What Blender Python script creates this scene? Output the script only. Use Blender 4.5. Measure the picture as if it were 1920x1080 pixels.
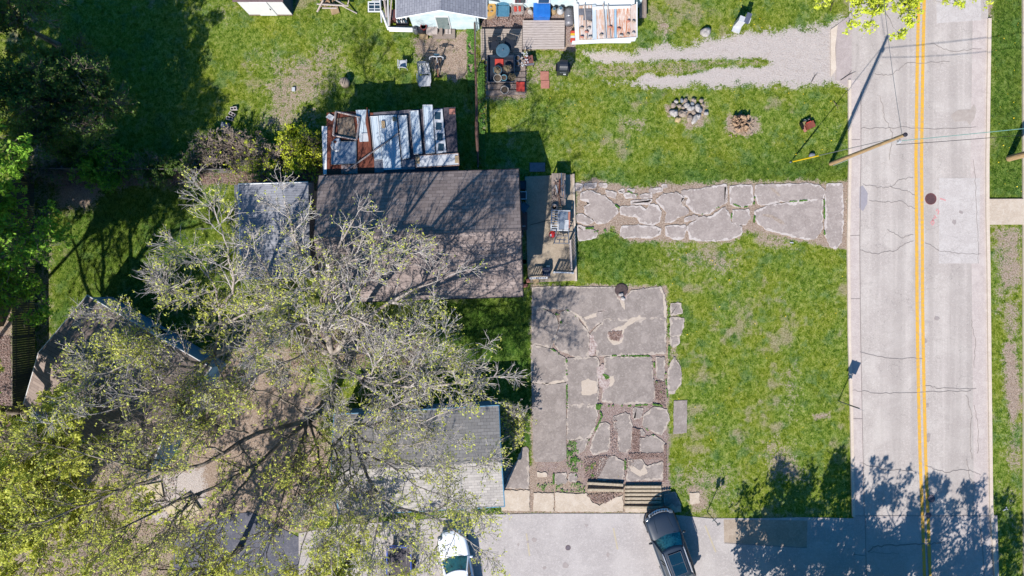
import bpy, math, random
import numpy as np
from mathutils import Vector, Matrix
for o in list(bpy.data.objects): bpy.data.objects.remove(o)
SC = bpy.context.scene
COL = SC.collection
H = 42.667            # camera height in metres
S = 30.0              # ground scale, photo pixels (1920 wide) per metre
R = math.radians

# ---------------- camera, sky, sun, exposure ----------------
cam = bpy.data.objects.new('camera', bpy.data.cameras.new('camera')); COL.objects.link(cam)
cam.location = (0, 0, H); cam.rotation_euler = (0, 0, 0)
cam.data.sensor_width = 36; cam.data.lens = 24; cam.data.clip_end = 2000
SC.camera = cam
SUN_EL = R(43); SUN_AZ = R(24)       # light travels towards (+sin az, +cos az)
SC.world = bpy.data.worlds.new('World'); SC.world.use_nodes = True
wn = SC.world.node_tree.nodes; wl = SC.world.node_tree.links
sky = wn.new('ShaderNodeTexSky'); sky.sky_type = 'NISHITA'; sky.sun_disc = False
sky.sun_elevation = SUN_EL; sky.sun_rotation = R(204); sky.air_density = 1.2; sky.ozone_density = 2.5
hs = wn.new('ShaderNodeHueSaturation'); hs.inputs['Saturation'].default_value = 1.7
wl.new(sky.outputs[0], hs.inputs['Color']); wl.new(hs.outputs[0], wn['Background'].inputs[0]); wn['Background'].inputs[1].default_value = 0.085
sl = bpy.data.lights.new('sun', 'SUN'); sl.energy = 5.0; sl.angle = R(0.5); sl.color = (1.0, 0.95, 0.89)
so = bpy.data.objects.new('sun', sl); COL.objects.link(so); so.location = (-20, -40, 60)
d = Vector((math.sin(SUN_AZ)*math.cos(SUN_EL), math.cos(SUN_AZ)*math.cos(SUN_EL), -math.sin(SUN_EL)))
so.rotation_euler = d.to_track_quat('-Z', 'Y').to_euler()
SC.view_settings.view_transform = 'Standard'; SC.view_settings.look = 'None'
SC.view_settings.exposure = 1.05; SC.view_settings.gamma = 1
SC.render.engine = 'CYCLES'

rng = np.random.default_rng(7); random.seed(7)

def P(px, py, z=0.0):
    k = (1 - z/H)/S
    return Vector(((px-960)*k, (540-py)*k, z))
def Q(f, pts):                       # polygon in a local drawing frame -> photo pixels
    ox, oy, s = f
    return [(ox + x/s, oy + y/s) for x, y in pts]

# ---------------- materials ----------------
def lin(c): c /= 255.0; return c/12.92 if c <= .04045 else ((c+.055)/1.055)**2.4
def C(r, g, b, k=.45): return (lin(r)*k, lin(g)*k, lin(b)*k, 1)
class NT:
    def __init__(s, m): s.t = m.node_tree; s.n = s.t.nodes; s.l = s.t.links
    def new(s, ty, **kw):
        n = s.n.new(ty)
        for k, v in kw.items():
            if k.startswith('i_'):
                key = k[2:]; n.inputs[int(key) if key.isdigit() else key].default_value = v
            else: setattr(n, k, v)
        return n
    def link(s, a, b): s.l.new(a, b)
    def coord(s, scale=(1,1,1), rot=0, obj=True):
        tc = s.new('ShaderNodeTexCoord'); mp = s.new('ShaderNodeMapping')
        mp.inputs['Scale'].default_value = scale; mp.inputs['Rotation'].default_value = (0, 0, rot)
        s.link(tc.outputs['Object'], mp.inputs[0]); return mp.outputs[0]
    def noise(s, co, scale, detail=4, rough=.6, dist=0):
        n = s.new('ShaderNodeTexNoise'); n.inputs['Scale'].default_value = scale; n.inputs['Detail'].default_value = detail
        n.inputs['Roughness'].default_value = rough; n.inputs['Distortion'].default_value = dist
        s.link(co, n.inputs['Vector']); return n.outputs['Fac']
    def ramp(s, fac, stops, interp='LINEAR'):
        r = s.new('ShaderNodeValToRGB'); r.color_ramp.interpolation = interp; e = r.color_ramp.elements
        while len(e) < len(stops): e.new(.5)
        for q, (p, c) in zip(e, stops): q.position = p; q.color = c if len(c) == 4 else (*c, 1)
        s.link(fac, r.inputs[0]); return r.outputs[0]
    def sm(s, fac, a, b):
        m = s.new('ShaderNodeMapRange'); m.interpolation_type = 'SMOOTHSTEP'
        m.inputs[1].default_value = a; m.inputs[2].default_value = b; s.link(fac, m.inputs[0]); return m.outputs[0]
    def math(s, op, a, b):
        m = s.new('ShaderNodeMath'); m.operation = op
        for i, v in enumerate((a, b)):
            if isinstance(v, (int, float)): m.inputs[i].default_value = v
            else: s.link(v, m.inputs[i])
        return m.outputs[0]
    def mix(s, f, a, b, mode='MIX'):
        m = s.new('ShaderNodeMix'); m.data_type = 'RGBA'; m.blend_type = mode
        for i, v in ((0, f), (6, a), (7, b)):
            if isinstance(v, (int, float)): m.inputs[i].default_value = v
            elif isinstance(v, tuple): m.inputs[i].default_value = v
            else: s.link(v, m.inputs[i])
        return m.outputs[2]
    def finish(s, col, rough=.8, bump=None, bs=.5, bd=.02, metal=0, spec=.5, coat=0):
        b = s.n['Principled BSDF']
        if isinstance(col, tuple): b.inputs['Base Color'].default_value = col
        else: s.link(col, b.inputs['Base Color'])
        b.inputs['Roughness'].default_value = rough; b.inputs['Metallic'].default_value = metal
        b.inputs['Specular IOR Level'].default_value = spec; b.inputs['Coat Weight'].default_value = coat
        if bump is not None:
            n = s.new('ShaderNodeBump'); n.inputs['Strength'].default_value = bs; n.inputs['Distance'].default_value = bd
            s.link(bump, n.inputs['Height']); s.link(n.outputs[0], b.inputs['Normal'])
def newmat(name): m = bpy.data.materials.new(name); m.use_nodes = True; return m, NT(m)
_mc = {}
def mat(name, c1, c2=None, scale=6, rough=.75, metal=0, bump=.3, spec=.3, coat=0, stretch=(1,1,1), contrast=.2, speck=.0):
    """mottled surface of two related colours"""
    if name in _mc: return _mc[name]
    m, t = newmat(name)
    if c2 is None: c2 = tuple(x*.7 for x in c1[:3]) + (1,)
    co = t.coord(stretch)
    n1 = t.noise(co, scale, 6, .65, .3); n2 = t.noise(co, scale*9, 3, .7)
    f = t.math('ADD', t.math('MULTIPLY', n1, .7), t.math('MULTIPLY', n2, .3))
    col = t.mix(t.sm(f, .5-contrast, .5+contrast), c1, c2)
    t.finish(col, rough, n2, bump, .01, metal, spec, coat); _mc[name] = m; return m

# ---------------- mesh helpers ----------------
class MB:
    def __init__(s): s.v = []; s.f = []
    def add(s, vs, fs):
        b = len(s.v); s.v += [tuple(v) for v in vs]; s.f += [tuple(i+b for i in f) for f in fs]; return s
    def box(s, x0, x1, y0, y1, z0, z1, M=None):
        vs = [Vector((x, y, z)) for z in (z0, z1) for x, y in ((x0,y0),(x1,y0),(x1,y1),(x0,y1))]
        if M is not None: vs = [M @ v for v in vs]
        return s.add(vs, [(3,2,1,0),(4,5,6,7),(0,1,5,4),(1,2,6,5),(2,3,7,6),(3,0,4,7)])
    def cbox(s, c, dim, rz=0, rx=0, ry=0):
        M = Matrix.Translation(c) @ Matrix.Rotation(rz,4,'Z') @ Matrix.Rotation(ry,4,'Y') @ Matrix.Rotation(rx,4,'X')
        a, b, c_ = (q/2 for q in dim); return s.box(-a, a, -b, b, -c_, c_, M)
    def prism(s, poly, z0, z1):       # poly world xy (ccw or cw)
        a = sum(poly[i-1][0]*poly[i][1]-poly[i][0]*poly[i-1][1] for i in range(len(poly)))
        if a < 0: poly = poly[::-1]
        n = len(poly); z0s = z0 if hasattr(z0,'__len__') else [z0]*n; z1s = z1 if hasattr(z1,'__len__') else [z1]*n
        vs = [(p[0],p[1],z) for p, z in zip(poly, z0s)] + [(p[0],p[1],z) for p, z in zip(poly, z1s)]
        return s.add(vs, [tuple(range(n))[::-1], tuple(range(n,2*n))] + [(i,(i+1)%n,n+(i+1)%n,n+i) for i in range(n)])
    def tube(s, pts, r, n=8, cap=True):
        pts = [Vector(p) for p in pts]; rs = r if hasattr(r,'__len__') else [r]*len(pts); vs = []; fs = []
        for i, p in enumerate(pts):
            t = (pts[min(i+1,len(pts)-1)] - pts[max(i-1,0)]).normalized()
            a = t.cross(Vector((0,0,1)) if abs(t.z) < .9 else Vector((1,0,0))).normalized(); b = t.cross(a)
            for k in range(n):
                th = 2*math.pi*k/n; vs.append(p + (a*math.cos(th) + b*math.sin(th))*rs[i])
        for i in range(len(pts)-1):
            for k in range(n): fs.append((i*n+k, i*n+(k+1)%n, (i+1)*n+(k+1)%n, (i+1)*n+k))
        if cap: fs += [tuple(range(n))[::-1], tuple((len(pts)-1)*n+k for k in range(n))]
        return s.add(vs, fs)
    def ring(s, c, R0, r, n=24, m=6, M=None):
        vs = []; fs = []
        for i in range(n):
            a = 2*math.pi*i/n
            for k in range(m):
                b = 2*math.pi*k/m; v = Vector(((R0+r*math.cos(b))*math.cos(a), (R0+r*math.cos(b))*math.sin(a), r*math.sin(b)))
                if M is not None: v = M @ v
                vs.append(v + Vector(c))
        for i in range(n):
            for k in range(m): fs.append((i*m+k, ((i+1)%n)*m+k, ((i+1)%n)*m+(k+1)%m, i*m+(k+1)%m))
        return s.add(vs, fs)
    def lathe(s, prof, c=(0,0,0), n=20, M=None, cap=True):   # prof: (r, z) from bottom up
        vs = []; fs = []
        for r, z in prof:
            for k in range(n):
                a = 2*math.pi*k/n; v = Vector((r*math.cos(a), r*math.sin(a), z))
                if M is not None: v = M @ v
                vs.append(v + Vector(c))
        for i in range(len(prof)-1):
            for k in range(n): fs.append((i*n+k, i*n+(k+1)%n, (i+1)*n+(k+1)%n, (i+1)*n+k))
        if cap: fs += [tuple(range(n))[::-1], tuple((len(prof)-1)*n+k for k in range(n))]
        return s.add(vs, fs)
    def blob(s, c, dim, seed=0, n=9, m=12, rough=.18, rz=0):
        rr = random.Random(seed); ph = [rr.uniform(0,6.28) for _ in range(6)]; vs = []; fs = []
        for i in range(n+1):
            th = math.pi*i/n
            for k in range(m):
                a = 2*math.pi*k/m
                q = 1 + rough*(math.sin(2*a+ph[0]+th)*.5 + math.sin(3*a+ph[1])*math.sin(2*th+ph[2])*.6 + math.sin(5*th+ph[3]+a)*.25) + rr.uniform(-.3,.3)*rough
                x, y, z = math.sin(th)*math.cos(a)*q*dim[0]/2, math.sin(th)*math.sin(a)*q*dim[1]/2, math.cos(th)*q*dim[2]/2
                vs.append((c[0]+x*math.cos(rz)-y*math.sin(rz), c[1]+x*math.sin(rz)+y*math.cos(rz), c[2]+z))
        for i in range(n):
            for k in range(m): fs.append((i*m+k, (i+1)*m+k, (i+1)*m+(k+1)%m, i*m+(k+1)%m))
        return s.add(vs, fs)
    def build(s, name, m, parent=None, smooth=False, loc=None, rz=0):
        me = bpy.data.meshes.new(name); me.from_pydata(s.v, [], s.f); me.update()
        if smooth:
            me.polygons.foreach_set('use_smooth', [True]*len(me.polygons))
        me.materials.append(m); o = bpy.data.objects.new(name, me); COL.objects.link(o)
        if loc is not None: o.location = loc
        if rz: o.rotation_euler.z = rz
        if parent is not None:
            o.parent = parent; o.matrix_parent_inverse = Matrix.Identity(4)
        return o
def tag(o, label=None, cat=None, group=None, kind=None):
    if label: o['label'] = label
    if cat: o['category'] = cat
    if group: o['group'] = group
    if kind: o['kind'] = kind
    return o
def thing(name, loc, label, cat, group=None, rz=0):
    o = bpy.data.objects.new(name, None); COL.objects.link(o); o.location = loc; o.rotation_euler.z = rz; o.empty_display_size = .3
    return tag(o, label, cat, group)
def struct(o): o['kind'] = 'structure'; return o
def npmesh(name, V, F, m, parent=None, smooth=False):    # V (n,3), F (m,k) equal sized faces
    me = bpy.data.meshes.new(name); k = F.shape[1]
    me.vertices.add(len(V)); me.vertices.foreach_set('co', V.astype(np.float32).ravel())
    me.loops.add(F.size); me.loops.foreach_set('vertex_index', F.astype(np.int32).ravel())
    me.polygons.add(len(F)); me.polygons.foreach_set('loop_start', np.arange(0, F.size, k, dtype=np.int32))
    me.polygons.foreach_set('loop_total', np.full(len(F), k, dtype=np.int32))
    if smooth: me.polygons.foreach_set('use_smooth', np.ones(len(F), dtype=bool))
    me.update(calc_edges=True); me.validate(); me.materials.append(m)
    o = bpy.data.objects.new(name, me); COL.objects.link(o)
    if parent is not None: o.parent = parent
    return o

# numpy value noise
_lat = np.random.default_rng(3).random((256, 256))
def vnoise(x, y, s, off=0):
    x = x*s + off*17.3 + 1000; y = y*s + off*9.1 + 1000
    xi = np.floor(x).astype(int); yi = np.floor(y).astype(int); fx = x-xi; fy = y-yi
    fx = fx*fx*(3-2*fx); fy = fy*fy*(3-2*fy); g = lambda a, b: _lat[a % 256, b % 256]
    return (g(xi,yi)*(1-fx)+g(xi+1,yi)*fx)*(1-fy) + (g(xi,yi+1)*(1-fx)+g(xi+1,yi+1)*fx)*fy
def fbm(x, y, s, o=4, off=0):
    t = 0; a = .5; n = 0
    for i in range(o): t = t + a*vnoise(x, y, s, off+i*3); n += a; a *= .55; s *= 2.03
    return t/n
def sdist(x, y, poly):            # signed distance (positive inside), same units as x, y
    p = np.array(poly, float); ins = np.zeros(x.shape, bool); dm = np.full(x.shape, 1e9)
    for i in range(len(p)):
        ax, ay = p[i-1]; bx, by = p[i]; ex, ey = bx-ax, by-ay
        t = np.clip(((x-ax)*ex + (y-ay)*ey)/(ex*ex+ey*ey+1e-9), 0, 1)
        dm = np.minimum(dm, np.hypot(x-ax-t*ex, y-ay-t*ey))
        c = ((ay > y) != (by > y)); den = (by-ay) if by != ay else 1e-9
        ins ^= c & (x < (bx-ax)*(y-ay)/den + ax)
    return np.where(ins, dm, -dm)
# ---------------- ground cover masks (photo-pixel polygons, soft width in px) ----------------
GRAVEL = [([(1100,100),(1200,97),(1255,86),(1310,78),(1400,62),(1500,52),(1540,45),(1575,30),(1592,55),(1592,168),(1560,158),(1450,160),(1300,162),(1210,164),(1140,152),(1130,146)], 16, .9),
          ([(240,905),(385,870),(390,950),(300,985),(245,960)], 14, .8)]
GRASSY = [([(1115,120),(1230,116),(1330,110),(1436,108),(1450,118),(1440,124),(1345,128),(1300,140),(1215,138),(1190,150),(1120,146)], 8, .95)]
DIRT = [([(1080,338),(1120,336),(1200,348),(1300,342),(1592,340),(1592,468),(1560,470),(1520,456),(1480,448),(1425,436),(1395,440),(1380,458),(1290,455),(1240,450),(1170,452),(1150,428),(1080,455)], 10, .9),
        ([(995,533),(1252,533),(1258,700),(1256,910),(1250,965),(943,965),(943,870),(995,870)], 8, .9),
        ([(1250,560),(1275,565),(1280,720),(1262,740),(1255,740)], 8, .55),
        ([(1080,88),(1240,78),(1320,62),(1420,50),(1430,70),(1300,88),(1200,108),(1080,112)], 26, .5),
        ([(345,700),(420,670),(560,690),(610,760),(640,960),(560,1000),(430,1010),(300,1000),(240,960),(260,900),(330,850),(350,780)], 40, .95),
        ([(540,570),(760,590),(830,640),(820,700),(640,700),(540,680)], 50, .62),
        ([(430,600),(560,590),(560,700),(420,700)], 40, .7),
        ([(765,60),(895,55),(895,125),(860,160),(800,130),(770,110)], 16, .75),
        ([(896,45),(912,45),(912,310),(898,310),(888,150)], 8, .45),
        ([(900,10),(1080,10),(1078,95),(985,95),(900,60)], 8, .95),
        ([(985,90),(1075,92),(1100,110),(1110,150),(1030,165),(985,178)], 26, .5),
        ([(905,118),(990,100),(992,185),(910,190)], 10, .7),
        ([(1880,640),(1905,640),(1916,760),(1905,810),(1890,790),(1880,700)], 12, .85),
        ([(1862,425),(1925,425),(1925,540),(1880,570),(1890,640),(1868,600)], 24, .66), ([(1875,560),(1915,560),(1916,900),(1885,860)], 22, .62),
        ([(1868,900),(1915,880),(1918,1080),(1900,1080)], 20, .4),
        ([(1155,215),(1215,215),(1215,248),(1155,245)], 22, .5), ([(1225,30),(1260,35),(1262,68),(1228,60)], 12, .6),
        ([(1242,195),(1262,190),(1262,222),(1250,220)], 6, .8), ([(1270,185),(1330,190),(1325,240),(1285,245)], 10, .7),
        ([(1360,215),(1425,212),(1432,250),(1400,262),(1360,250)], 10, .8),
        ([(1285,905),(1330,905),(1345,965),(1285,965)], 16, .7), ([(1425,830),(1505,820),(1515,910),(1430,910)], 34, .58), ([(1455,690),(1500,660),(1510,800),(1460,800)], 30, .42), ([(1520,775),(1560,768),(1560,785),(1525,795)], 8, .7),
        ([(1240,455),(1390,440),(1400,520),(1300,520)], 40, .54), ([(1255,860),(1400,850),(1400,960),(1260,960)], 40, .48), ([(1395,415),(1470,440),(1500,470),(1420,470)], 12, .6),
        ([(480,95),(640,80),(640,160),(560,250),(480,250)], 50, .58), ([(560,200),(610,170),(612,250),(565,250)], 25, .5),
        ([(600,110),(660,90),(670,150),(620,170)], 22, .4),
        ([(100,318),(600,318),(600,345),(440,352),(200,352),(170,400),(100,400)], 22, .8),
        ([(-40,560),(22,560),(22,900),(-40,900)], 8, 1), ([(590,318),(612,318),(612,360),(590,600)], 10, .8),
        ([(-100,780),(360,850),(360,1150),(-100,1150)], 60, .62), ([(560,940),(900,940),(900,975),(560,980)], 14, .45),
        ([(1572,340),(1592,340),(1592,470),(1575,468)], 6, .95), ([(1560,225),(1580,215),(1590,300),(1570,260)], 12, .4),
        ([(1840,0),(1858,0),(1862,35),(1850,30)], 8, .9), ([(1862,40),(1885,50),(1885,130),(1870,120)], 20, .35),
        ([(60,320),(104,320),(104,800),(60,800)], 12, .5), ([(420,210),(450,215),(450,265),(415,262)], 14, .4),
        ([(300,-20),(460,-20),(440,60),(320,40)], 30, .35), ([(50,230),(110,230),(110,320),(50,320)], 20, .7)]
LEAF = [([(1120,740),(1250,690),(1256,900),(1100,905),(1105,800)], 18, .9), ([(997,545),(1250,540),(1250,905),(1000,900)], 8, .35),
        ([(900,15),(980,15),(1075,40),(1075,95),(1060,60),(980,60),(900,60)], 8, .8), ([(100,318),(600,318),(600,350),(100,356)], 16, .7),
        ([(-40,630),(22,630),(22,960),(-40,960)], 8, .95), ([(60,600),(250,600),(250,1080),(60,1080)], 60, .3),
        ([(540,570),(800,590),(800,700),(540,690)], 60, .35), ([(942,870),(995,870),(995,920),(942,920)], 8, .3)]
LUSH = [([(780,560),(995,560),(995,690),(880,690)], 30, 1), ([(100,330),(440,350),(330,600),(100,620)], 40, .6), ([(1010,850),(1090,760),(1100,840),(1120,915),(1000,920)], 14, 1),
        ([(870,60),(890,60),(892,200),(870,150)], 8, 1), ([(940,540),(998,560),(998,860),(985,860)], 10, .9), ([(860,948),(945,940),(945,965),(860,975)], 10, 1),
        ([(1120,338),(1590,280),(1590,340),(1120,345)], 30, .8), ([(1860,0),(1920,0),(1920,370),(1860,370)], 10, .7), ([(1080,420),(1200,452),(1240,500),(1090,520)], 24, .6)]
def masks(px, py):
    w1 = (fbm(px, py, 1/34, 4, 1)-.5)*1.0; w2 = (fbm(px, py, 1/9, 3, 5)-.5)
    def acc(L):
        a = np.zeros(px.shape)
        for poly, w, k in L:
            xs = [q[0] for q in poly]; ys = [q[1] for q in poly]
            sel = (px > min(xs)-2*w) & (px < max(xs)+2*w) & (py > min(ys)-2*w) & (py < max(ys)+2*w)
            if sel.any():
                d = sdist(px[sel], py[sel], poly) + w1[sel]*w*1.6 + w2[sel]*w*.6
                a[sel] = np.maximum(a[sel], np.clip(.5 + d/(2*w), 0, 1)*k)
        return a
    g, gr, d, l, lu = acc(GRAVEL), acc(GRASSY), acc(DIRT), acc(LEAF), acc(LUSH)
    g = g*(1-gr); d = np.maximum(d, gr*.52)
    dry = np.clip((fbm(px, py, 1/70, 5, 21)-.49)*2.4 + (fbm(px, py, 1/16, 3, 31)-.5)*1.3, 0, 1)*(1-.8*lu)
    return g, d, l, lu, dry
# ---------------- the ground: one sheet to the horizon ----------------
def axis(lo, hi, step, far):
    inner = np.arange(lo, hi+1e-6, step); e = np.array([.3,.8,1.6,3,6,12,25,60,140,far])
    return np.concatenate([(lo-e)[::-1], inner, hi+e])
gx = axis(-34, 34, .1, 500); gy = axis(-20, 20, .1, 500)
X, Y = np.meshgrid(gx, gy); PX = X*S+960; PY = 540-Y*S
mg, md, ml, mlu, mdry = masks(PX, PY)
Z = -.006 - .022*fbm(X, Y, 1.3, 4, 8)*np.exp(-np.maximum(np.abs(X)-34, 0)) 
nx, ny = len(gx), len(gy); idx = np.arange(nx*ny).reshape(ny, nx)
F = np.stack([idx[:-1,:-1], idx[:-1,1:], idx[1:,1:], idx[1:,:-1]], -1).reshape(-1, 4)
def ground_mat():
    m, t = newmat('ground'); a = t.new('ShaderNodeAttribute', attribute_name='cover'); b = t.new('ShaderNodeAttribute', attribute_name='cover2')
    sp = t.new('ShaderNodeSeparateColor'); t.link(a.outputs['Color'], sp.inputs[0]); s2 = t.new('ShaderNodeSeparateColor'); t.link(b.outputs['Color'], s2.inputs[0])
    co = t.coord(); n_f = t.noise(co, 14, 5, .75); n_m = t.noise(co, 3.2, 5, .65, .6); n_b = t.noise(co, .35, 4, .6); n_x = t.noise(co, 38, 3, .7)
    blade = t.math('ADD', t.math('MULTIPLY', t.noise(t.coord((1.5,.8,1), .6), 9, 6, .85, 1.5), .7), t.math('MULTIPLY', n_m, .3))
    blade = t.math('ADD', t.math('MULTIPLY', t.math('SUBTRACT', blade, .5), 1.75), .49)
    grass = t.ramp(blade, [(.34, C(42,74,10)), (.44, C(94,126,28)), (.51, C(136,160,52)), (.61, C(186,192,110))])
    grass = t.mix(t.sm(n_b, .4, .62), grass, t.ramp(blade, [(.34, C(58,84,8)), (.45, C(122,142,28)), (.53, C(156,168,58)), (.62, C(192,190,110))]))
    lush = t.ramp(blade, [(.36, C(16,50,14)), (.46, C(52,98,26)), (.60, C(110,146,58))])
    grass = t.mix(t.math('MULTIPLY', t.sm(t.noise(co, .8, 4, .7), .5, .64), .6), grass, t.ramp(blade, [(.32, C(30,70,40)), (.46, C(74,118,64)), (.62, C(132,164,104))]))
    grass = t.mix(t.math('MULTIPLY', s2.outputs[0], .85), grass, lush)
    straw = t.ramp(n_f, [(.36, C(110,102,64)), (.46, C(166,152,116)), (.58, C(206,192,160))])
    fd = t.math('ADD', t.math('MULTIPLY', sp.outputs[2], .55), t.math('SUBTRACT', t.math('ADD', t.math('MULTIPLY', n_f, .55), t.math('MULTIPLY', n_m, .55)), .55))
    grass = t.mix(t.math('MULTIPLY', t.sm(fd, .20, .54), .8), grass, straw)
    dirt = t.ramp(n_f, [(.3, C(132,108,92)), (.42, C(172,148,130)), (.54, C(198,176,158)), (.68, C(228,212,196))])
    litter = t.ramp(n_x, [(.32, C(130,98,90)), (.44, C(174,150,142)), (.52, C(198,180,172)), (.62, C(230,220,216))], 'CONSTANT')
    soil = t.mix(t.sm(t.math('ADD', t.math('MULTIPLY', b.outputs['Alpha'], 1.2), t.math('MULTIPLY', n_m, .5)), .5, .75), dirt, litter)
    fdirt = t.math('ADD', sp.outputs[1], t.math('MULTIPLY', t.math('SUBTRACT', t.math('ADD', t.math('MULTIPLY', n_f, .6), t.math('MULTIPLY', n_m, .4)), .5), 2.3))
    col = t.mix(t.sm(fdirt, .38, .66), grass, soil)
    grav = t.ramp(n_x, [(.3, C(196,180,172)), (.5, C(226,213,206)), (.68, C(244,236,230))])
    grav = t.mix(t.math('MULTIPLY', t.sm(n_m, .5, .75), .5), grav, C(190,172,158))
    fg = t.math('ADD', sp.outputs[0], t.math('MULTIPLY', t.math('SUBTRACT', t.math('ADD', t.math('MULTIPLY', n_f, .6), t.math('MULTIPLY', n_m, .4)), .5), 2.6))
    col = t.mix(t.sm(fg, .42, .6), col, grav)
    t.finish(col, .95, t.math('ADD', blade, n_f), .9, .05, 0, .1); return m
GM = ground_mat()
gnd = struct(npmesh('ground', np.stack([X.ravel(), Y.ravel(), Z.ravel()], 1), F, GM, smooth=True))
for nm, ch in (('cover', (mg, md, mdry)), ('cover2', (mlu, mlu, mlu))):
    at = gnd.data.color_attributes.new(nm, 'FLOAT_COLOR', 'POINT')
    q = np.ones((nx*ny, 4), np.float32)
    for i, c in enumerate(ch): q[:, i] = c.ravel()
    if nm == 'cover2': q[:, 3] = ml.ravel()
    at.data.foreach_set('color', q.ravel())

# places no grass grows: paving, buildings (photo px polygons)
ROADP = [(1594,-300),(1592,150),(1593,300),(1590,450),(1593,640),(1598,900),(1600,968),(1606,1080),(1620,1500),(1885,1500),(1866,1080),(1857,950),(1853,700),(1851,500),(1849,300),(1852,100),(1853,-300)]
LOTP = [(560,1500),(560,1000),(640,985),(880,968),(892,966),(1000,963),(1240,963),(1330,972),(1420,972),(1500,970),(1602,972),(1620,1500)]
KEEP = [ROADP, LOTP, [(986,330),(1080,330),(1082,528),(988,528)], [(900,50),(1060,40),(1060,94),(985,96),(990,182),(912,182)],
        [(1852,374),(1925,374),(1925,420),(1852,420)], [(1916,-50),(2200,-50),(2200,1200),(1916,1200)]]
# ---------------- real grass blades over the lawns ----------------
def leafmat(name, stops, trans=.35, scale=2.5, rough=.6):
    m, t = newmat(name); co = t.coord(); n = t.noise(co, scale, 4, .9); n2 = t.noise(co, 40, 2, .9)
    col = t.ramp(t.math('ADD', t.math('MULTIPLY', n, .5), t.math('MULTIPLY', n2, .5)), stops)
    b = t.n['Principled BSDF']; t.link(col, b.inputs['Base Color']); b.inputs['Roughness'].default_value = rough; b.inputs['Specular IOR Level'].default_value = .25
    tr = t.new('ShaderNodeBsdfTranslucent'); t.link(col, tr.inputs[0]); mx = t.new('ShaderNodeMixShader'); mx.inputs[0].default_value = trans
    t.link(b.outputs[0], mx.inputs[1]); t.link(tr.outputs[0], mx.inputs[2]); t.link(mx.outputs[0], t.n['Material Output'].inputs[0]); return m
def blades(n, seed, tall=(.05,.12), name='grass', sel=None, m=None, wid=.022):
    r = np.random.default_rng(seed)
    x = r.uniform(-33, 33, n); y = r.uniform(-19, 19, n); px = x*S+960; py = 540-y*S
    g, dd, l, lu, dry = masks(px, py)
    keep = (g < .35) & (r.random(n) > np.clip(dd*1.35, 0, .97)) & (r.random(n) > dry*.75) & (fbm(px, py, 1/7, 3, 55)+r.normal(0,.07,n) > .47-.15*lu)
    for q in KEEP: keep &= sdist(px, py, q) < -1
    for q in SLABS: 
        xs = [a[0] for a in q]; ys = [a[1] for a in q]
        s_ = keep & (px > min(xs)) & (px < max(xs)) & (py > min(ys)) & (py < max(ys))
        if s_.any():
            k2 = sdist(px[s_], py[s_], q) < 1.5; ii = np.where(s_)[0]; keep[ii[~k2]] = False
    x, y, lu, dry = x[keep], y[keep], lu[keep], dry[keep]; n = len(x)
    h = r.uniform(*tall, n)*(1+.8*lu)*(1-.4*dry)*(.6+1.6*np.clip(fbm(px[keep], py[keep], 1/9, 3, 66)-.3, 0, 1)); a = r.uniform(0, 6.283, n); w = r.uniform(.6, 1.5, n)*wid
    b = r.uniform(0, 6.283, n); ln = r.uniform(.2, 1.1, n)*h
    c = np.stack([x, y, np.full(n, -.045)], 1); side = np.stack([np.cos(a)*w, np.sin(a)*w, 0*a], 1)
    tip = c + np.stack([np.cos(b)*ln, np.sin(b)*ln, h+.02], 1)
    V = np.stack([c-side, c+side, tip], 1).reshape(-1, 3); return npmesh(name, V, np.arange(3*n).reshape(-1, 3), m)
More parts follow.
